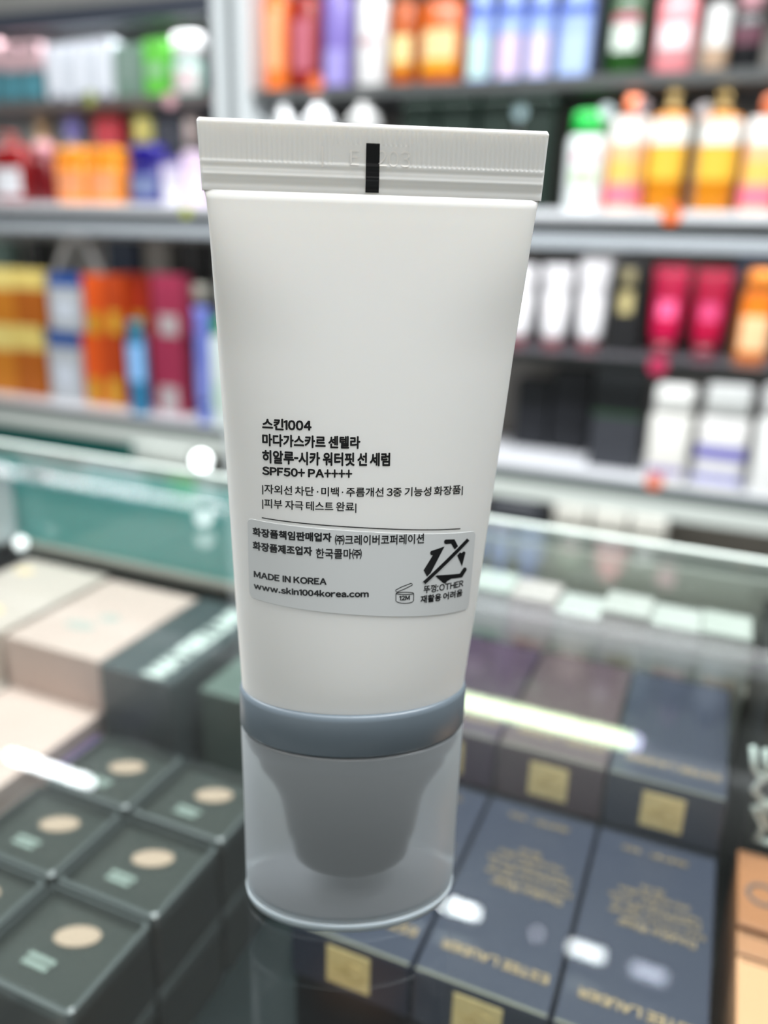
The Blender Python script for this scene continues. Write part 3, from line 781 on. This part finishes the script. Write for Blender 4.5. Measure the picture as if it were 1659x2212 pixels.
# ------------------------------------------------------------------ products on the wall shelves
ZS = {'top': .4252, 'mid': .1872, 'glass': -.0888, 'low': -.3418, 'upper': .7162, 'cabinet': -.60}
def span(x0p, x1p, ytp, y):
    """world centre x, width and top z of something seen between two columns of the photograph"""
    ym = ytp + 60
    a_, b2 = ony(x0p, ym, y), ony(x1p, ym, y)
    return (a_.x + b2.x) / 2, b2.x - a_.x, ony((x0p + x1p) / 2, ytp, y).z
def item(kind, shelf, x0, x1, yt, label, body, cap=None, lab=None, y=1.745, cat=None, group=None, name=None, capfrac=.16, capw=.55, pw=3, lz=(.25, .6), lw=.7, depth=None, ztop=None, stripe=None, lab2=None, lz2=None):
    cx, wd, zt = span(x0, x1, yt, y)
    if ztop is not None: zt = ztop
    zt = min(zt, {'mid': .4025, 'top': .698 if x0 > 500 else .576, 'glass': .1165, 'low': -.108 if x0 > 500 else .1165, 'tmp': .1165}.get(shelf, 9))
    z0 = ZS[shelf]; h = zt - z0; wd *= .97; r = wd / 2
    dp = depth if depth is not None else min(r * .8, .032)
    cat = cat or {'bottle': 'bottle', 'dome': 'bottle', 'pump': 'bottle', 'carton': 'carton', 'tube': 'tube', 'jar': 'jar'}[kind]
    t = thing(name or cat if kind != 'tube' else 'squeeze_tube', label, cat, (cx, y + dp, z0), 0, group)
    B = plastic(*body)
    cp_ = plastic(*(cap or body))
    if kind == 'carton':
        box('carton_body', card(*body), -r, r, -dp, dp, 0, h, t, .0012)
        if cap: box('top_band', card(*cap), -r - .0003, r + .0003, -dp - .0003, dp + .0003, h * (1 - capfrac), h + .0003, t, .0008)
        if lab: box('label', card(*lab), -r * lw, r * lw, -dp - .0012, -dp + .001, h * lz[0], h * lz[1], t, .0005)
        if lab2: box('label', card(*lab2), -r * lw, r * lw, -dp - .0012, -dp + .001, h * lz2[0], h * lz2[1], t, .0005)
        return t
    if kind == 'jar':
        hb = h * (1 - capfrac)
        loft('jar_body', B, [(0, r * .9, dp * .9, pw), (h * .04, r, dp, pw), (hb * .95, r, dp, pw), (hb, r * .93, dp * .93, pw)], t)
        loft('lid', cp_, [(hb + .0005, r * capw, dp * capw, pw), (h * .98, r * capw, dp * capw, pw), (h, r * capw * .94, dp * capw * .94, pw)], t)
    elif kind == 'tube':
        hc = h * capfrac
        loft('cap', cp_, [(0, r * .62, dp * .8, 2.4), (hc * .1, r * .66, dp * .85, 2.4), (hc, r * .70, dp * .9, 2.4)], t)
        loft('tube_body', B, [(hc + .0005, r * .70, dp * .9, 2.2), (hc + h * .06, r * .80, dp, 2.2), (h * .6, r * .93, dp * .6, 2.2), (h * .92, r, .003, 2.2), (h, r, .0015, 4)], t)
    elif kind in ('bottle', 'dome', 'pump'):
        hb = h * (1 - capfrac)
        if kind == 'dome':
            secs = [(0, r * .94, dp * .94, pw), (h * .02, r, dp, pw), (hb * .80, r, dp, pw), (hb * .90, r * .90, dp * .92, pw * .9), (hb * .96, r * .72, dp * .76, 2.3), (hb, r * capw, dp * capw, 2)]
        else:
            secs = [(0, r * .92, dp * .92, pw), (h * .02, r, dp, pw), (hb * .90, r, dp, pw), (hb * .96, r * .9, dp * .9, pw), (hb, r * max(capw, .4) * .98, dp * max(capw, .4) * .98, 2.2)]
        loft('bottle_body', B, secs, t)
        cw = r * capw; cdp = min(dp, cw)
        if kind == 'pump':
            loft('pump_collar', cp_, [(hb + .0005, cw, cdp, 2), (hb + (h - hb) * .35, cw, cdp, 2)], t)
            bm = bmesh.new(); loft_bm(bm, [(hb + (h - hb) * .36, cw * .35, cdp * .35, 2), (h * .985, cw * .35, cdp * .35, 2)], 12)
            loft_bm(bm, [(h - (h - hb) * .25, cw * .8, cdp * .8, 2), (h, cw * .7, cdp * .7, 2)], 16)
            box_bm(bm, -cw * .25, cw * .25, -dp * 1.1, 0, h - (h - hb) * .2, h - (h - hb) * .05)
            obj('pump_head', bm, cp_, t)
        else:
            loft('cap', cp_, [(hb + .0005, cw, cdp * 1.0, 2.4), (h * .985, cw * .97, cdp * .97, 2.4), (h, cw * .85, cdp * .85, 2.4)], t)
    hb = h * (1 - capfrac) if kind != 'tube' else h
    for L2, Z2 in ((lab, lz), (lab2, lz2)):
        if not L2: continue
        a_ = 90 * lw
        if kind == 'tube':
            k0, k1 = h * Z2[0], h * Z2[1]
            def rr_(z): 
                q = (z / h - capfrac - .06) / (.6 - capfrac); q = min(max(q, 0), 1); return r * (.80 + .13 * q), dp * (1 - .4 * q)
            secs = [(k0 + (k1 - k0) * i / 4, *rr_(k0 + (k1 - k0) * i / 4), 2.2) for i in range(5)]
        else:
            secs = [(h * Z2[0], r, dp, pw), (h * Z2[1], r, dp, pw)]
        loft('label', card(*L2), secs, t, 14, a0=-90 - a_, a1=-90 + a_, off=.0007)
    if stripe:
        c, s0, s1 = stripe
        loft('stripe', card(*c), [(h * s0, r, dp, pw), (h * s1, r, dp, pw)], t, 28, off=.0005, caps=False)
    return t
WHT = (238, 238, 238)
# --- top row, right bay
item('bottle', 'top', 563, 614, -60, 'bright orange bottle at the left end of the top row', (255, 128, 52), (250, 120, 50), (255, 170, 120), lz=(.2, .7), lw=.35)
item('bottle', 'top', 619, 683, -60, 'dark red bottle with a dusty pink label in the top row', (150, 26, 12), (90, 10, 30), (186, 96, 112), lz=(.18, .62), lw=.4)
item('bottle', 'top', 691, 752, -65, 'lavender bottle in the top row', (132, 116, 190), (110, 96, 170), (160, 150, 215), lz=(.05, .35), lw=.5)
item('bottle', 'top', 762, 831, -60, 'white round bottle with a small maroon mark in the top row', (240, 238, 238), (240, 240, 240), (190, 150, 155), lz=(.38, .46), lw=.3, pw=2.2)
item('pump', 'top', 840, 897, -40, 'amber bottle with yellow and white label, smaller of the two', (186, 84, 8), (120, 70, 20), (240, 214, 150), lz=(.24, .50), lw=.45, lab2=(226, 150, 20), lz2=(.16, .235))
item('pump', 'top', 901, 1001, -45, 'wide amber bottle with cream label in the top row', (206, 92, 6), (110, 70, 20), (244, 208, 150), lz=(.26, .54), lw=.42, lab2=(234, 160, 20), lz2=(.14, .255))
for i, (a_, b2, l2, s_) in enumerate(((1011, 1066, (196, 226, 220), 'leftmost, mint patch'), (1076, 1134, (226, 200, 226), 'second, pink patch'), (1142, 1199, (220, 206, 240), 'third, lilac patch'), (1208, 1290, (178, 200, 250), 'rightmost and widest'))):
    item('dome', 'top', a_, b2, -75, 'light blue body lotion bottle with a dark blue round emblem, %s' % s_, (160, 184, 240), (60, 90, 190), l2, lz=(.06, .42), lw=.55, group='light blue lotion bottles', lab2=(66, 96, 196), lz2=(.58, .68), capfrac=.2)
item('carton', 'top', 1293, 1312, -75, 'narrow black navy carton between blue and green bottles', (10, 20, 40), depth=.03)
item('bottle', 'top', 1316, 1402, -60, 'dark green bottle with white apple shaped label', (32, 78, 24), (20, 50, 20), (226, 236, 226), lz=(.26, .52), lw=.36, lab2=(196, 110, 130), lz2=(.53, .62))
item('carton', 'top', 1405, 1417, -70, 'black narrow carton beside the pink bottle', (8, 8, 10), depth=.03)
item('bottle', 'top', 1420, 1512, -55, 'salmon pink bottle with white label in the top row', (246, 150, 156), (240, 150, 160), (250, 232, 236), lz=(.28, .52), lw=.42, lab2=(170, 150, 150), lz2=(.20, .25))
item('bottle', 'top', 1520, 1580, 10, 'white and tan bottle with round cap in the top row', (196, 166, 140), (250, 250, 250), (236, 236, 234), lz=(.40, .95), lw=.6, capfrac=.3, capw=.9, pw=2.2)
item('bottle', 'top', 1586, 1664, -50, 'black bottle with pale pink cap at the right edge of the top row', (14, 14, 18), (232, 176, 186), (96, 50, 66), lz=(.30, .50), lw=.5, capfrac=.34, capw=.7)
# --- middle row, right bay
for i, (a_, b2, s_) in enumerate(((570, 628, 'leftmost'), (638, 712, 'middle'), (735, 812, 'rightmost'))):
    item('dome', 'mid', a_, b2, 212, 'white domed bottle just above the seal of the tube, %s' % s_, (222, 224, 224) if i < 2 else (178, 178, 176), WHT if i < 2 else (180, 180, 178), None, capw=.35, capfrac=.06, pw=2.2, group='white domed bottles')
for i, (a_, b2) in enumerate(((868, 938), (946, 1024), (1036, 1108), (1114, 1196))):
    item('carton', 'mid', a_, b2, 210, 'dark bottle green carton above the seal, %s of four' % ('leftmost', 'second', 'third', 'rightmost')[i], (3, 30, 19), None, lab=(8, 46, 32), lz=(.2, .5), lw=.4, group='dark green cartons', depth=.028)
item('bottle', 'mid', 1222, 1312, 238, 'white bottle with a vivid green cap and red and green label', (238, 244, 242), (30, 205, 80), (226, 170, 186), lz=(.50, .60), lw=.28, capfrac=.22, capw=.84, lab2=(190, 214, 170), lz2=(.28, .42))
item('bottle', 'mid', 1318, 1402, 205, 'peach shampoo bottle with orange cap, white shoulder and pink flower, left of the yellow pair', (250, 190, 140), (218, 120, 80), (252, 248, 244), lz=(.60, .82), lw=.8, capfrac=.16, capw=.42, lab2=(248, 120, 140), lz2=(.06, .24), stripe=((250, 192, 96), .28, .46))
for i, (a_, b2) in enumerate(((1406, 1492), (1508, 1608))):
    item('pump', 'mid', a_, b2, 196, 'amber yellow shampoo bottle with white shoulder and gold pump, %s of the pair' % ('left', 'right')[i], (206, 128, 12), (176, 150, 90), (240, 186, 60), lz=(.28, .56), lw=.75, capfrac=.16, capw=.4, stripe=((240, 240, 234), .575, .77), pw=2.6, group='amber shampoo bottles')
item('bottle', 'mid', 1618, 1700, 205, 'peach shampoo bottle with orange cap at the right edge of the picture', (250, 190, 140), (218, 120, 80), (252, 248, 244), lz=(.60, .82), lw=.8, capfrac=.16, capw=.42, lab2=(248, 120, 140), lz2=(.06, .24), stripe=((250, 192, 96), .28, .46))
# --- glass shelf, right bay
for i, (a_, b2) in enumerate(((1085, 1152), (1164, 1232), (1244, 1316))):
    item('tube', 'glass', a_, b2, (572, 572, 560)[i], 'white squeeze tube on a dark red cap, %s of three' % ('left, half hidden', 'middle', 'right')[i], (236, 234, 236), (110, 24, 34), (214, 206, 206), lz=(.42, .5), lw=.3, y=1.79, group='white tubes on dark red caps', capfrac=.10)
item('carton', 'glass', 1322, 1392, 556, 'black carton with two gold round emblems and a pale foot', (16, 16, 18), None, lab=(186, 172, 120), lz=(.42, .66), lw=.42, y=1.79, lab2=(150, 140, 104), lz2=(.74, .88), depth=.03)
item('tube', 'glass', 1404, 1486, 574, 'crimson squeeze tube with pink sheen, left of two', (186, 12, 66), (120, 6, 40), (236, 90, 140), lz=(.42, .62), lw=.35, y=1.79, group='crimson tubes', capfrac=.14)
item('tube', 'glass', 1496, 1580, 580, 'crimson squeeze tube with pink sheen, right of two', (176, 8, 58), (110, 6, 36), (200, 60, 110), lz=(.42, .62), lw=.35, y=1.79, group='crimson tubes', capfrac=.14)
item('bottle', 'glass', 1604, 1680, 582, 'orange bottle with peach label at the right edge of the glass shelf', (226, 120, 24), (250, 150, 50), (250, 200, 150), lz=(.12, .5), lw=.5, y=1.79, capfrac=.2, capw=.9)
item('carton', 'glass', 1590, 1601, 600, 'thin olive brown carton left of the orange bottle', (90, 60, 20), y=1.82, depth=.02)
# items pushed to the back of that shelf
item('carton', 'glass', 1150, 1250, 552, 'black carton lying at the back above the white tubes', (30, 28, 28), None, y=1.90, depth=.03)
item('carton', 'glass', 1262, 1340, 540, 'grey carton at the back of the glass shelf', (150, 148, 142), None, y=1.90, depth=.03)
item('carton', 'glass', 1585, 1690, 541, 'slate blue carton at the back right of the glass shelf', (76, 88, 108), None, y=1.90, depth=.03)
# --- bottom board, right bay
item('carton', 'low', 1112, 1186, 822, 'black carton on the bottom board next to the tube', (36, 38, 44), (10, 14, 18), None, capfrac=.4, y=1.90, depth=.03)
item('carton', 'low', 1192, 1276, 800, 'black carton on the bottom board, second from the tube', (34, 36, 42), (8, 12, 16), None, capfrac=.42, y=1.90, depth=.03)
item('carton', 'low', 1282, 1394, 800, 'large charcoal carton with a dark green line across it', (50, 52, 58), (16, 20, 22), (28, 70, 34), lz=(.54, .575), lw=.97, capfrac=.42, y=1.79, depth=.035)
item('jar', 'low', 1404, 1500, 838, 'white tub with violet print left of the violet striped tub', (240, 238, 232), (246, 246, 242), (160, 150, 200), lz=(.10, .18), lw=.4, capfrac=.28, capw=.92, y=1.72, pw=5)
item('jar', 'low', 1512, 1628, 838, 'white tub with a bold violet blue stripe on the bottom board', (238, 236, 234), (222, 224, 222), (120, 116, 190), lz=(.30, .44), lw=.7, capfrac=.30, capw=.9, y=1.72, pw=5, lab2=(150, 150, 214), lz2=(.08, .16))
item('jar', 'low', 1640, 1740, 842, 'white tub cut off by the right edge of the picture', (240, 240, 238), (244, 244, 244), None, capfrac=.28, capw=.92, y=1.72, pw=5)
# --- top row, left bay
for i, (a_, b2, yt) in enumerate(((-60, 0, 88), (6, 42, 96), (46, 88, 92))):
    item('carton', 'top', a_, b2, yt, 'teal carton with a rose grey top, %s in the far left' % ('cut by the picture edge', 'dark one', 'right one')[i], (74, 122, 132), (196, 164, 168), (92, 160, 176), lz=(.15, .4), lw=.6, capfrac=.45, group='teal and rose cartons')
for i, (a_, b2) in enumerate(((98, 146), (149, 196), (199, 242))):
    item('carton', 'top', a_, b2, (96, 90, 84)[i], 'silver white carton with a navy foot, %s of three' % ('left', 'middle', 'right')[i], (222, 226, 234), None, lab=(240, 242, 250), lz=(.2, .95), lw=.35, lab2=(40, 56, 100), lz2=(0.0, .12), group='silver white cartons')
item('carton', 'top', 246, 306, 96, 'grey green carton between the white and the lime cartons', (116, 142, 128), None, (130, 150, 140), lz=(.3, .9), lw=.6)
item('carton', 'top', 311, 358, 84, 'lime green carton with a pale middle', (104, 196, 74), None, (150, 190, 150), lz=(.38, .58), lw=.8)
item('jar', 'top', 363, 428, 70, 'white topped bottle with mint and pink print beside the lime carton', (190, 226, 216), (250, 250, 250), (226, 206, 208), lz=(.1, .45), lw=.5, capfrac=.45, capw=.95)
item('bottle', 'top', 436, 461, 76, 'small black bottle beside the white upright', (12, 14, 14), (10, 10, 10), None)
# --- middle row, left bay
item('pump', 'mid', -30, 50, 285, 'dark red pump bottle cut off by the left edge', (140, 10, 14), (150, 50, 40), (236, 236, 240), lz=(.12, .5), lw=.4, capw=.35)
item('bottle', 'mid', 54, 108, 305, 'maroon bottle right of the red pump bottle', (110, 8, 18), (210, 150, 160), None, capfrac=.25)
for i, (a_, b2) in enumerate(((114, 181), (185, 254))):
    item('jar', 'mid', a_, b2, 318, 'bright orange tub with salmon label, %s of two' % ('left', 'right')[i], (250, 146, 6), (246, 156, 30), (246, 160, 110), lz=(.12, .6), lw=.5, capfrac=.22, capw=.93, pw=5, group='orange tubs')
item('jar', 'mid', 268, 344, 312, 'deep blue tub with white and green label', (30, 22, 120), (24, 8, 130), (120, 132, 170), lz=(.15, .5), lw=.45, capfrac=.34, capw=.9, pw=3)
item('carton', 'mid', 350, 392, 342, 'white lilac carton behind the left corner of the seal', (216, 206, 226), (110, 100, 170), (240, 240, 246), lz=(.1, .5), lw=.6, capfrac=.14)
item('carton', 'mid', 395, 446, 328, 'pale pink lilac carton touching the outline of the tube', (240, 214, 240), None, (250, 236, 250), lz=(.2, .6), lw=.6)
item('bottle', 'mid', 64, 104, 248, 'slim beige bottle at the back behind the maroon one', (206, 176, 140), (190, 160, 120), None, y=1.86, depth=.02)
item('bottle', 'mid', 132, 172, 248, 'slim bottle with periwinkle cap at the back', (150, 140, 138), (124, 122, 190), None, y=1.86, capfrac=.24, capw=.9, depth=.02)
item('carton', 'mid', 205, 262, 246, 'crimson topped carton at the back above the orange tubs', (60, 40, 44), (176, 40, 56), None, y=1.86, capfrac=.3, depth=.02)
item('bottle', 'mid', 281, 326, 234, 'bottle with a pale yellow ball cap at the back', (120, 118, 80), (226, 222, 130), None, y=1.86, capfrac=.26, capw=1, depth=.022, pw=2)
item('carton', 'mid', 332, 396, 246, 'navy grey carton at the back of the middle row', (40, 46, 58), None, y=1.86, depth=.02)
item('bottle', 'mid', 390, 424, 252, 'slim bottle with taupe cap at the back near the upright', (110, 106, 104), (206, 190, 180), None, y=1.86, capfrac=.3, capw=.9, depth=.02)
# --- bottom board, left bay: two layers of small cartons
def stack(x0, x1, yt_top, ymid, lab_, body, cap, l1, y=1.785, capfrac=.2, lz=(.2, .55)):
    item('carton', 'low', x0, x1, ymid, lab_ + ', lower one of its stack', body, cap, l1, y=y, capfrac=capfrac, lz=lz, depth=.022, lw=.6)
    cx, wd, z0 = span(x0, x1, ymid, y)
    ZS['tmp'] = z0 + .0006
    item('carton', 'tmp', x0, x1, yt_top, lab_ + ', upper one of its stack', body, cap, l1, y=y, capfrac=capfrac, lz=lz, depth=.022, lw=.6)
stack(-40, 28, 580, 700, 'cream and amber carton cut by the left edge', (196, 120, 30), (226, 204, 120), None, capfrac=.36)
stack(31, 92, 584, 704, 'cream topped brown amber carton', (170, 90, 20), (220, 196, 110), None, capfrac=.34, lz=(.05, .4))
stack(104, 172, 592, 716, 'grey white carton with a royal blue top', (176, 180, 184), (24, 70, 140), (200, 206, 216), capfrac=.22)
stack(180, 221, 594, 724, 'orange carton with a yellow green foot', (214, 82, 20), None, (190, 150, 40), lz=(.02, .38))
stack(224, 262, 594, 724, 'burnt orange carton with a gold foot', (176, 62, 14), None, (206, 160, 50), lz=(.02, .4))
stack(266, 322, 592, 722, 'rust red carton with an ochre foot', (150, 40, 16), None, (170, 130, 40), y=1.83, lz=(.02, .36))
stack(328, 396, 594, 728, 'raspberry carton with a grey foot', (150, 44, 72), None, (176, 166, 166), lz=(.02, .36))
item('bottle', 'low', 268, 304, 694, 'slim teal and sky blue bottle in front of the stacked cartons', (40, 120, 160), (10, 130, 150), (140, 190, 240), lz=(.36, .76), lw=.8, y=1.735, capfrac=.14, capw=.8, depth=.018)
item('tube', 'low', 410, 444, 664, 'periwinkle blue tube standing beside the sunscreen tube outline', (112, 124, 200), (90, 110, 190), y=1.725, lab=(130, 140, 214), lz=(.2, .5), lw=.5)
item('bottle', 'low', 449, 482, 690, 'white bottle with a green cap half hidden by the tube', (228, 240, 234), (20, 160, 90), (200, 224, 210), lz=(.15, .4), lw=.6, y=1.725, capfrac=.14, capw=.8)
item('jar', 'low', 398, 446, 616, 'cream capped dark bottle at the back above the blue tube', (44, 44, 40), (206, 204, 190), None, y=1.83, capfrac=.1, capw=.9)
# hanging and standing things high at the back of that row
item('carton', 'low', -20, 24, 520, 'grey green carton at the back left below the middle board', (96, 116, 108), y=1.92, depth=.02)
item('carton', 'low', 62, 96, 516, 'black carton at the back below the middle board', (16, 18, 16), y=1.92, depth=.02)
item('carton', 'low', 232, 296, 518, 'navy carton at the back below the middle board', (22, 36, 54), y=1.92, depth=.02)
item('carton', 'low', 312, 366, 520, 'warm grey carton at the back below the middle board', (116, 114, 106), y=1.92, depth=.02)
item('carton', 'low', 388, 440, 522, 'black carton at the back nearest the tube', (18, 18, 16), y=1.92, depth=.02)
# white A-shaped folded display stand
bm = bmesh.new()
Pa, Pb, Pc, Pd = ony(118, 596, 1.93), ony(152, 512, 1.93), ony(180, 512, 1.93), ony(222, 596, 1.93)
for A_, B_ in ((Pa, Pb), (Pd, Pc)):
    tube_path(bm, [(A_.x, A_.y, ZS['low'] + .004), (A_.x, A_.y, A_.z), (B_.x, B_.y, B_.z)], .011, 10)
tube_path(bm, [(Pb.x, Pb.y, Pb.z), (Pc.x, Pc.y, Pc.z)], .011, 10)
for v in bm.verts: v.co.z = max(v.co.z, ZS['low'] + .0005)
o = obj('display_stand', bm, plastic(206, 204, 200), None, True); tag(o, 'white A shaped stand showing above the blue topped cartons', 'stand')
# --- round price stickers on the shelf edges
sk = [(682, 180, 17, (226, 112, 62), 'orange round price sticker under the dark red bottle'), (1450, 461, 19, (250, 120, 56), 'orange round price sticker below the left amber bottle'),
      (1421, 790, 18, (186, 40, 84), 'magenta round price sticker under the crimson tube'), (1413, 1040, 17, (240, 130, 100), 'coral round price sticker on the bottom shelf edge'),
      (195, 212, 16, (150, 160, 70), 'olive green round price sticker under the silver cartons'), (367, 216, 17, (206, 160, 166), 'dusty pink round price sticker under the white topped bottle'), (402, 455, 14, (196, 206, 90), 'lime round price sticker under the lilac cartons')]
for px_, py_, rp, c, lab_ in sk:
    P = ony(px_, py_, 1.698); r_ = rp / 1750 * 1.75
    bm = bmesh.new(); bmesh.ops.create_cone(bm, cap_ends=True, segments=24, radius1=r_, radius2=r_, depth=.0012)
    bmesh.ops.rotate(bm, verts=bm.verts, cent=(0, 0, 0), matrix=Matrix.Rotation(math.pi / 2, 3, 'X'))
    o = obj('price_sticker', bm, card(*c)); o.location = (P.x, 1.6985, P.z); tag(o, lab_, 'sticker', 'round price stickers')
# blurred highlights built as bright discs among the products
for px_, py_, rp, c, lab_, yy in ((1124, 243, 17, (170, 196, 200), 'pale foil seal on the rightmost dark green carton', 1.742), (1310, 243, 17, (220, 236, 236), 'bright foil seal beside the vivid green cap', 1.742), (1388, 230, 15, (210, 186, 190), 'rosy foil seal beside the orange cap', 1.742), (1520, 240, 16, (206, 196, 196), 'silver foil seal between the amber bottles', 1.742)):
    P = ony(px_, py_, yy); r_ = rp / 1750 * 1.75 * .8
    t = thing('hang_tag', lab_, 'tag', (P.x, yy, P.z - r_), 0, 'foil seals in the middle row')
    bm = bmesh.new(); bmesh.ops.create_cone(bm, cap_ends=True, segments=24, radius1=r_, radius2=r_ * .9, depth=.002)
    bmesh.ops.rotate(bm, verts=bm.verts, cent=(0, 0, 0), matrix=Matrix.Rotation(math.pi / 2, 3, 'X')); bmesh.ops.translate(bm, verts=bm.verts, vec=(0, -.003, r_))
    obj('disc', bm, mat('foil_%d' % px_, rgb(*c), .3, metal=.2), t)
    box('stem', mat('stem_grey', rgb(120, 120, 118), .5), -.0015, .0015, -.002, 0, ZS['mid'] - (P.z - r_), r_, t)
# --- base cabinet below the bottom board
struct(box('trim_1', mat('cabinet_pale', rgb(206, 212, 205), .45, noise=.05), XL, -1.30, 1.76, 1.99, -.62, -.4135))
struct(box('trim_2', mat('cabinet_grey', rgb(140, 134, 126), .5, noise=.1), -1.298, XR, 1.97, 1.99, -.95, -.4135))
struct(box('trim_3', mat('cabinet_base', rgb(170, 168, 160), .5, noise=.05), -1.298, XR, 1.70, 1.969, -.64, -.601))
box_t = box('storage_tote', mat('tote_teal', rgb(16, 84, 78), .4, noise=.1), XL, -1.48, 1.71, 1.755, -.60, -.4135, None, .004)
tag(box_t, 'dark teal storage tote under the bottom board on the left', 'tote')
tb2 = thing('camera_bag', 'black rounded bag in the cabinet just right of the tube', 'bag', (-.400, 1.80, -.6005))
loft('bag_body', plastic(38, 42, 50), [(0, .07, .05, 3), (.01, .078, .055, 3), (.13, .074, .05, 3), (.16, .06, .04, 2.4)], tb2)
bm = bmesh.new(); tube_path(bm, [(-.05, 0, .155), (-.03, 0, .18), (.03, 0, .18), (.05, 0, .155)], .005, 8); obj('handle', bm, plastic(20, 22, 26), tb2, True)
ZS['cab2'] = -.6005
for i, (a_, b2) in enumerate(((1192, 1268), (1272, 1350), (1354, 1434))):
    item('carton', 'cab2', a_, b2, 1090 + 14 * i, 'plain ivory carton in the base cabinet, %s of three' % ('left', 'middle', 'right')[i], (232, 230, 220), None, (222, 218, 206), y=1.76, depth=.04, lz=(.3, .7), lw=.5, group='ivory cartons in the cabinet')
# --- topmost shelf, seen mirrored in the glass
up = [((34, 36, 42), (150, 150, 150)), ((60, 66, 70), (30, 90, 60)), ((196, 160, 60), (120, 90, 30)), ((36, 70, 52), (150, 150, 140)), ((44, 44, 54), (196, 180, 196)), ((90, 86, 100), (40, 40, 50)), ((30, 54, 46), (90, 130, 110)), ((150, 140, 130), (60, 60, 66)), ((40, 44, 60), (190, 190, 200)), ((96, 110, 112), (40, 60, 60)), ((36, 38, 46), (120, 90, 110)), ((120, 126, 136), (40, 44, 60))]
nm_ = ['charcoal', 'slate with green cap', 'gold', 'forest green', 'ink with mauve cap', 'plum grey', 'dark jade', 'stone', 'indigo', 'smoke', 'graphite', 'steel']
for i, (bc, cc) in enumerate(up):
    x0 = -.78 + i * .078; hh = .17 + .03 * ((i * 7) % 4) / 3
    t = thing('bottle', '%s bottle on the topmost shelf, mirrored in the counter glass' % nm_[i], 'bottle', (x0, 1.76, ZS['upper']), 0, 'bottles on the topmost shelf')
    loft('bottle_body', plastic(*bc), [(0, .030, .024, 3), (.004, .032, .026, 3), (hh * .7, .032, .026, 3), (hh * .78, .016, .014, 2)], t, 20)
    loft('cap', plastic(*cc), [(hh * .785, .017, .015, 2), (hh, .016, .014, 2)], t, 20)
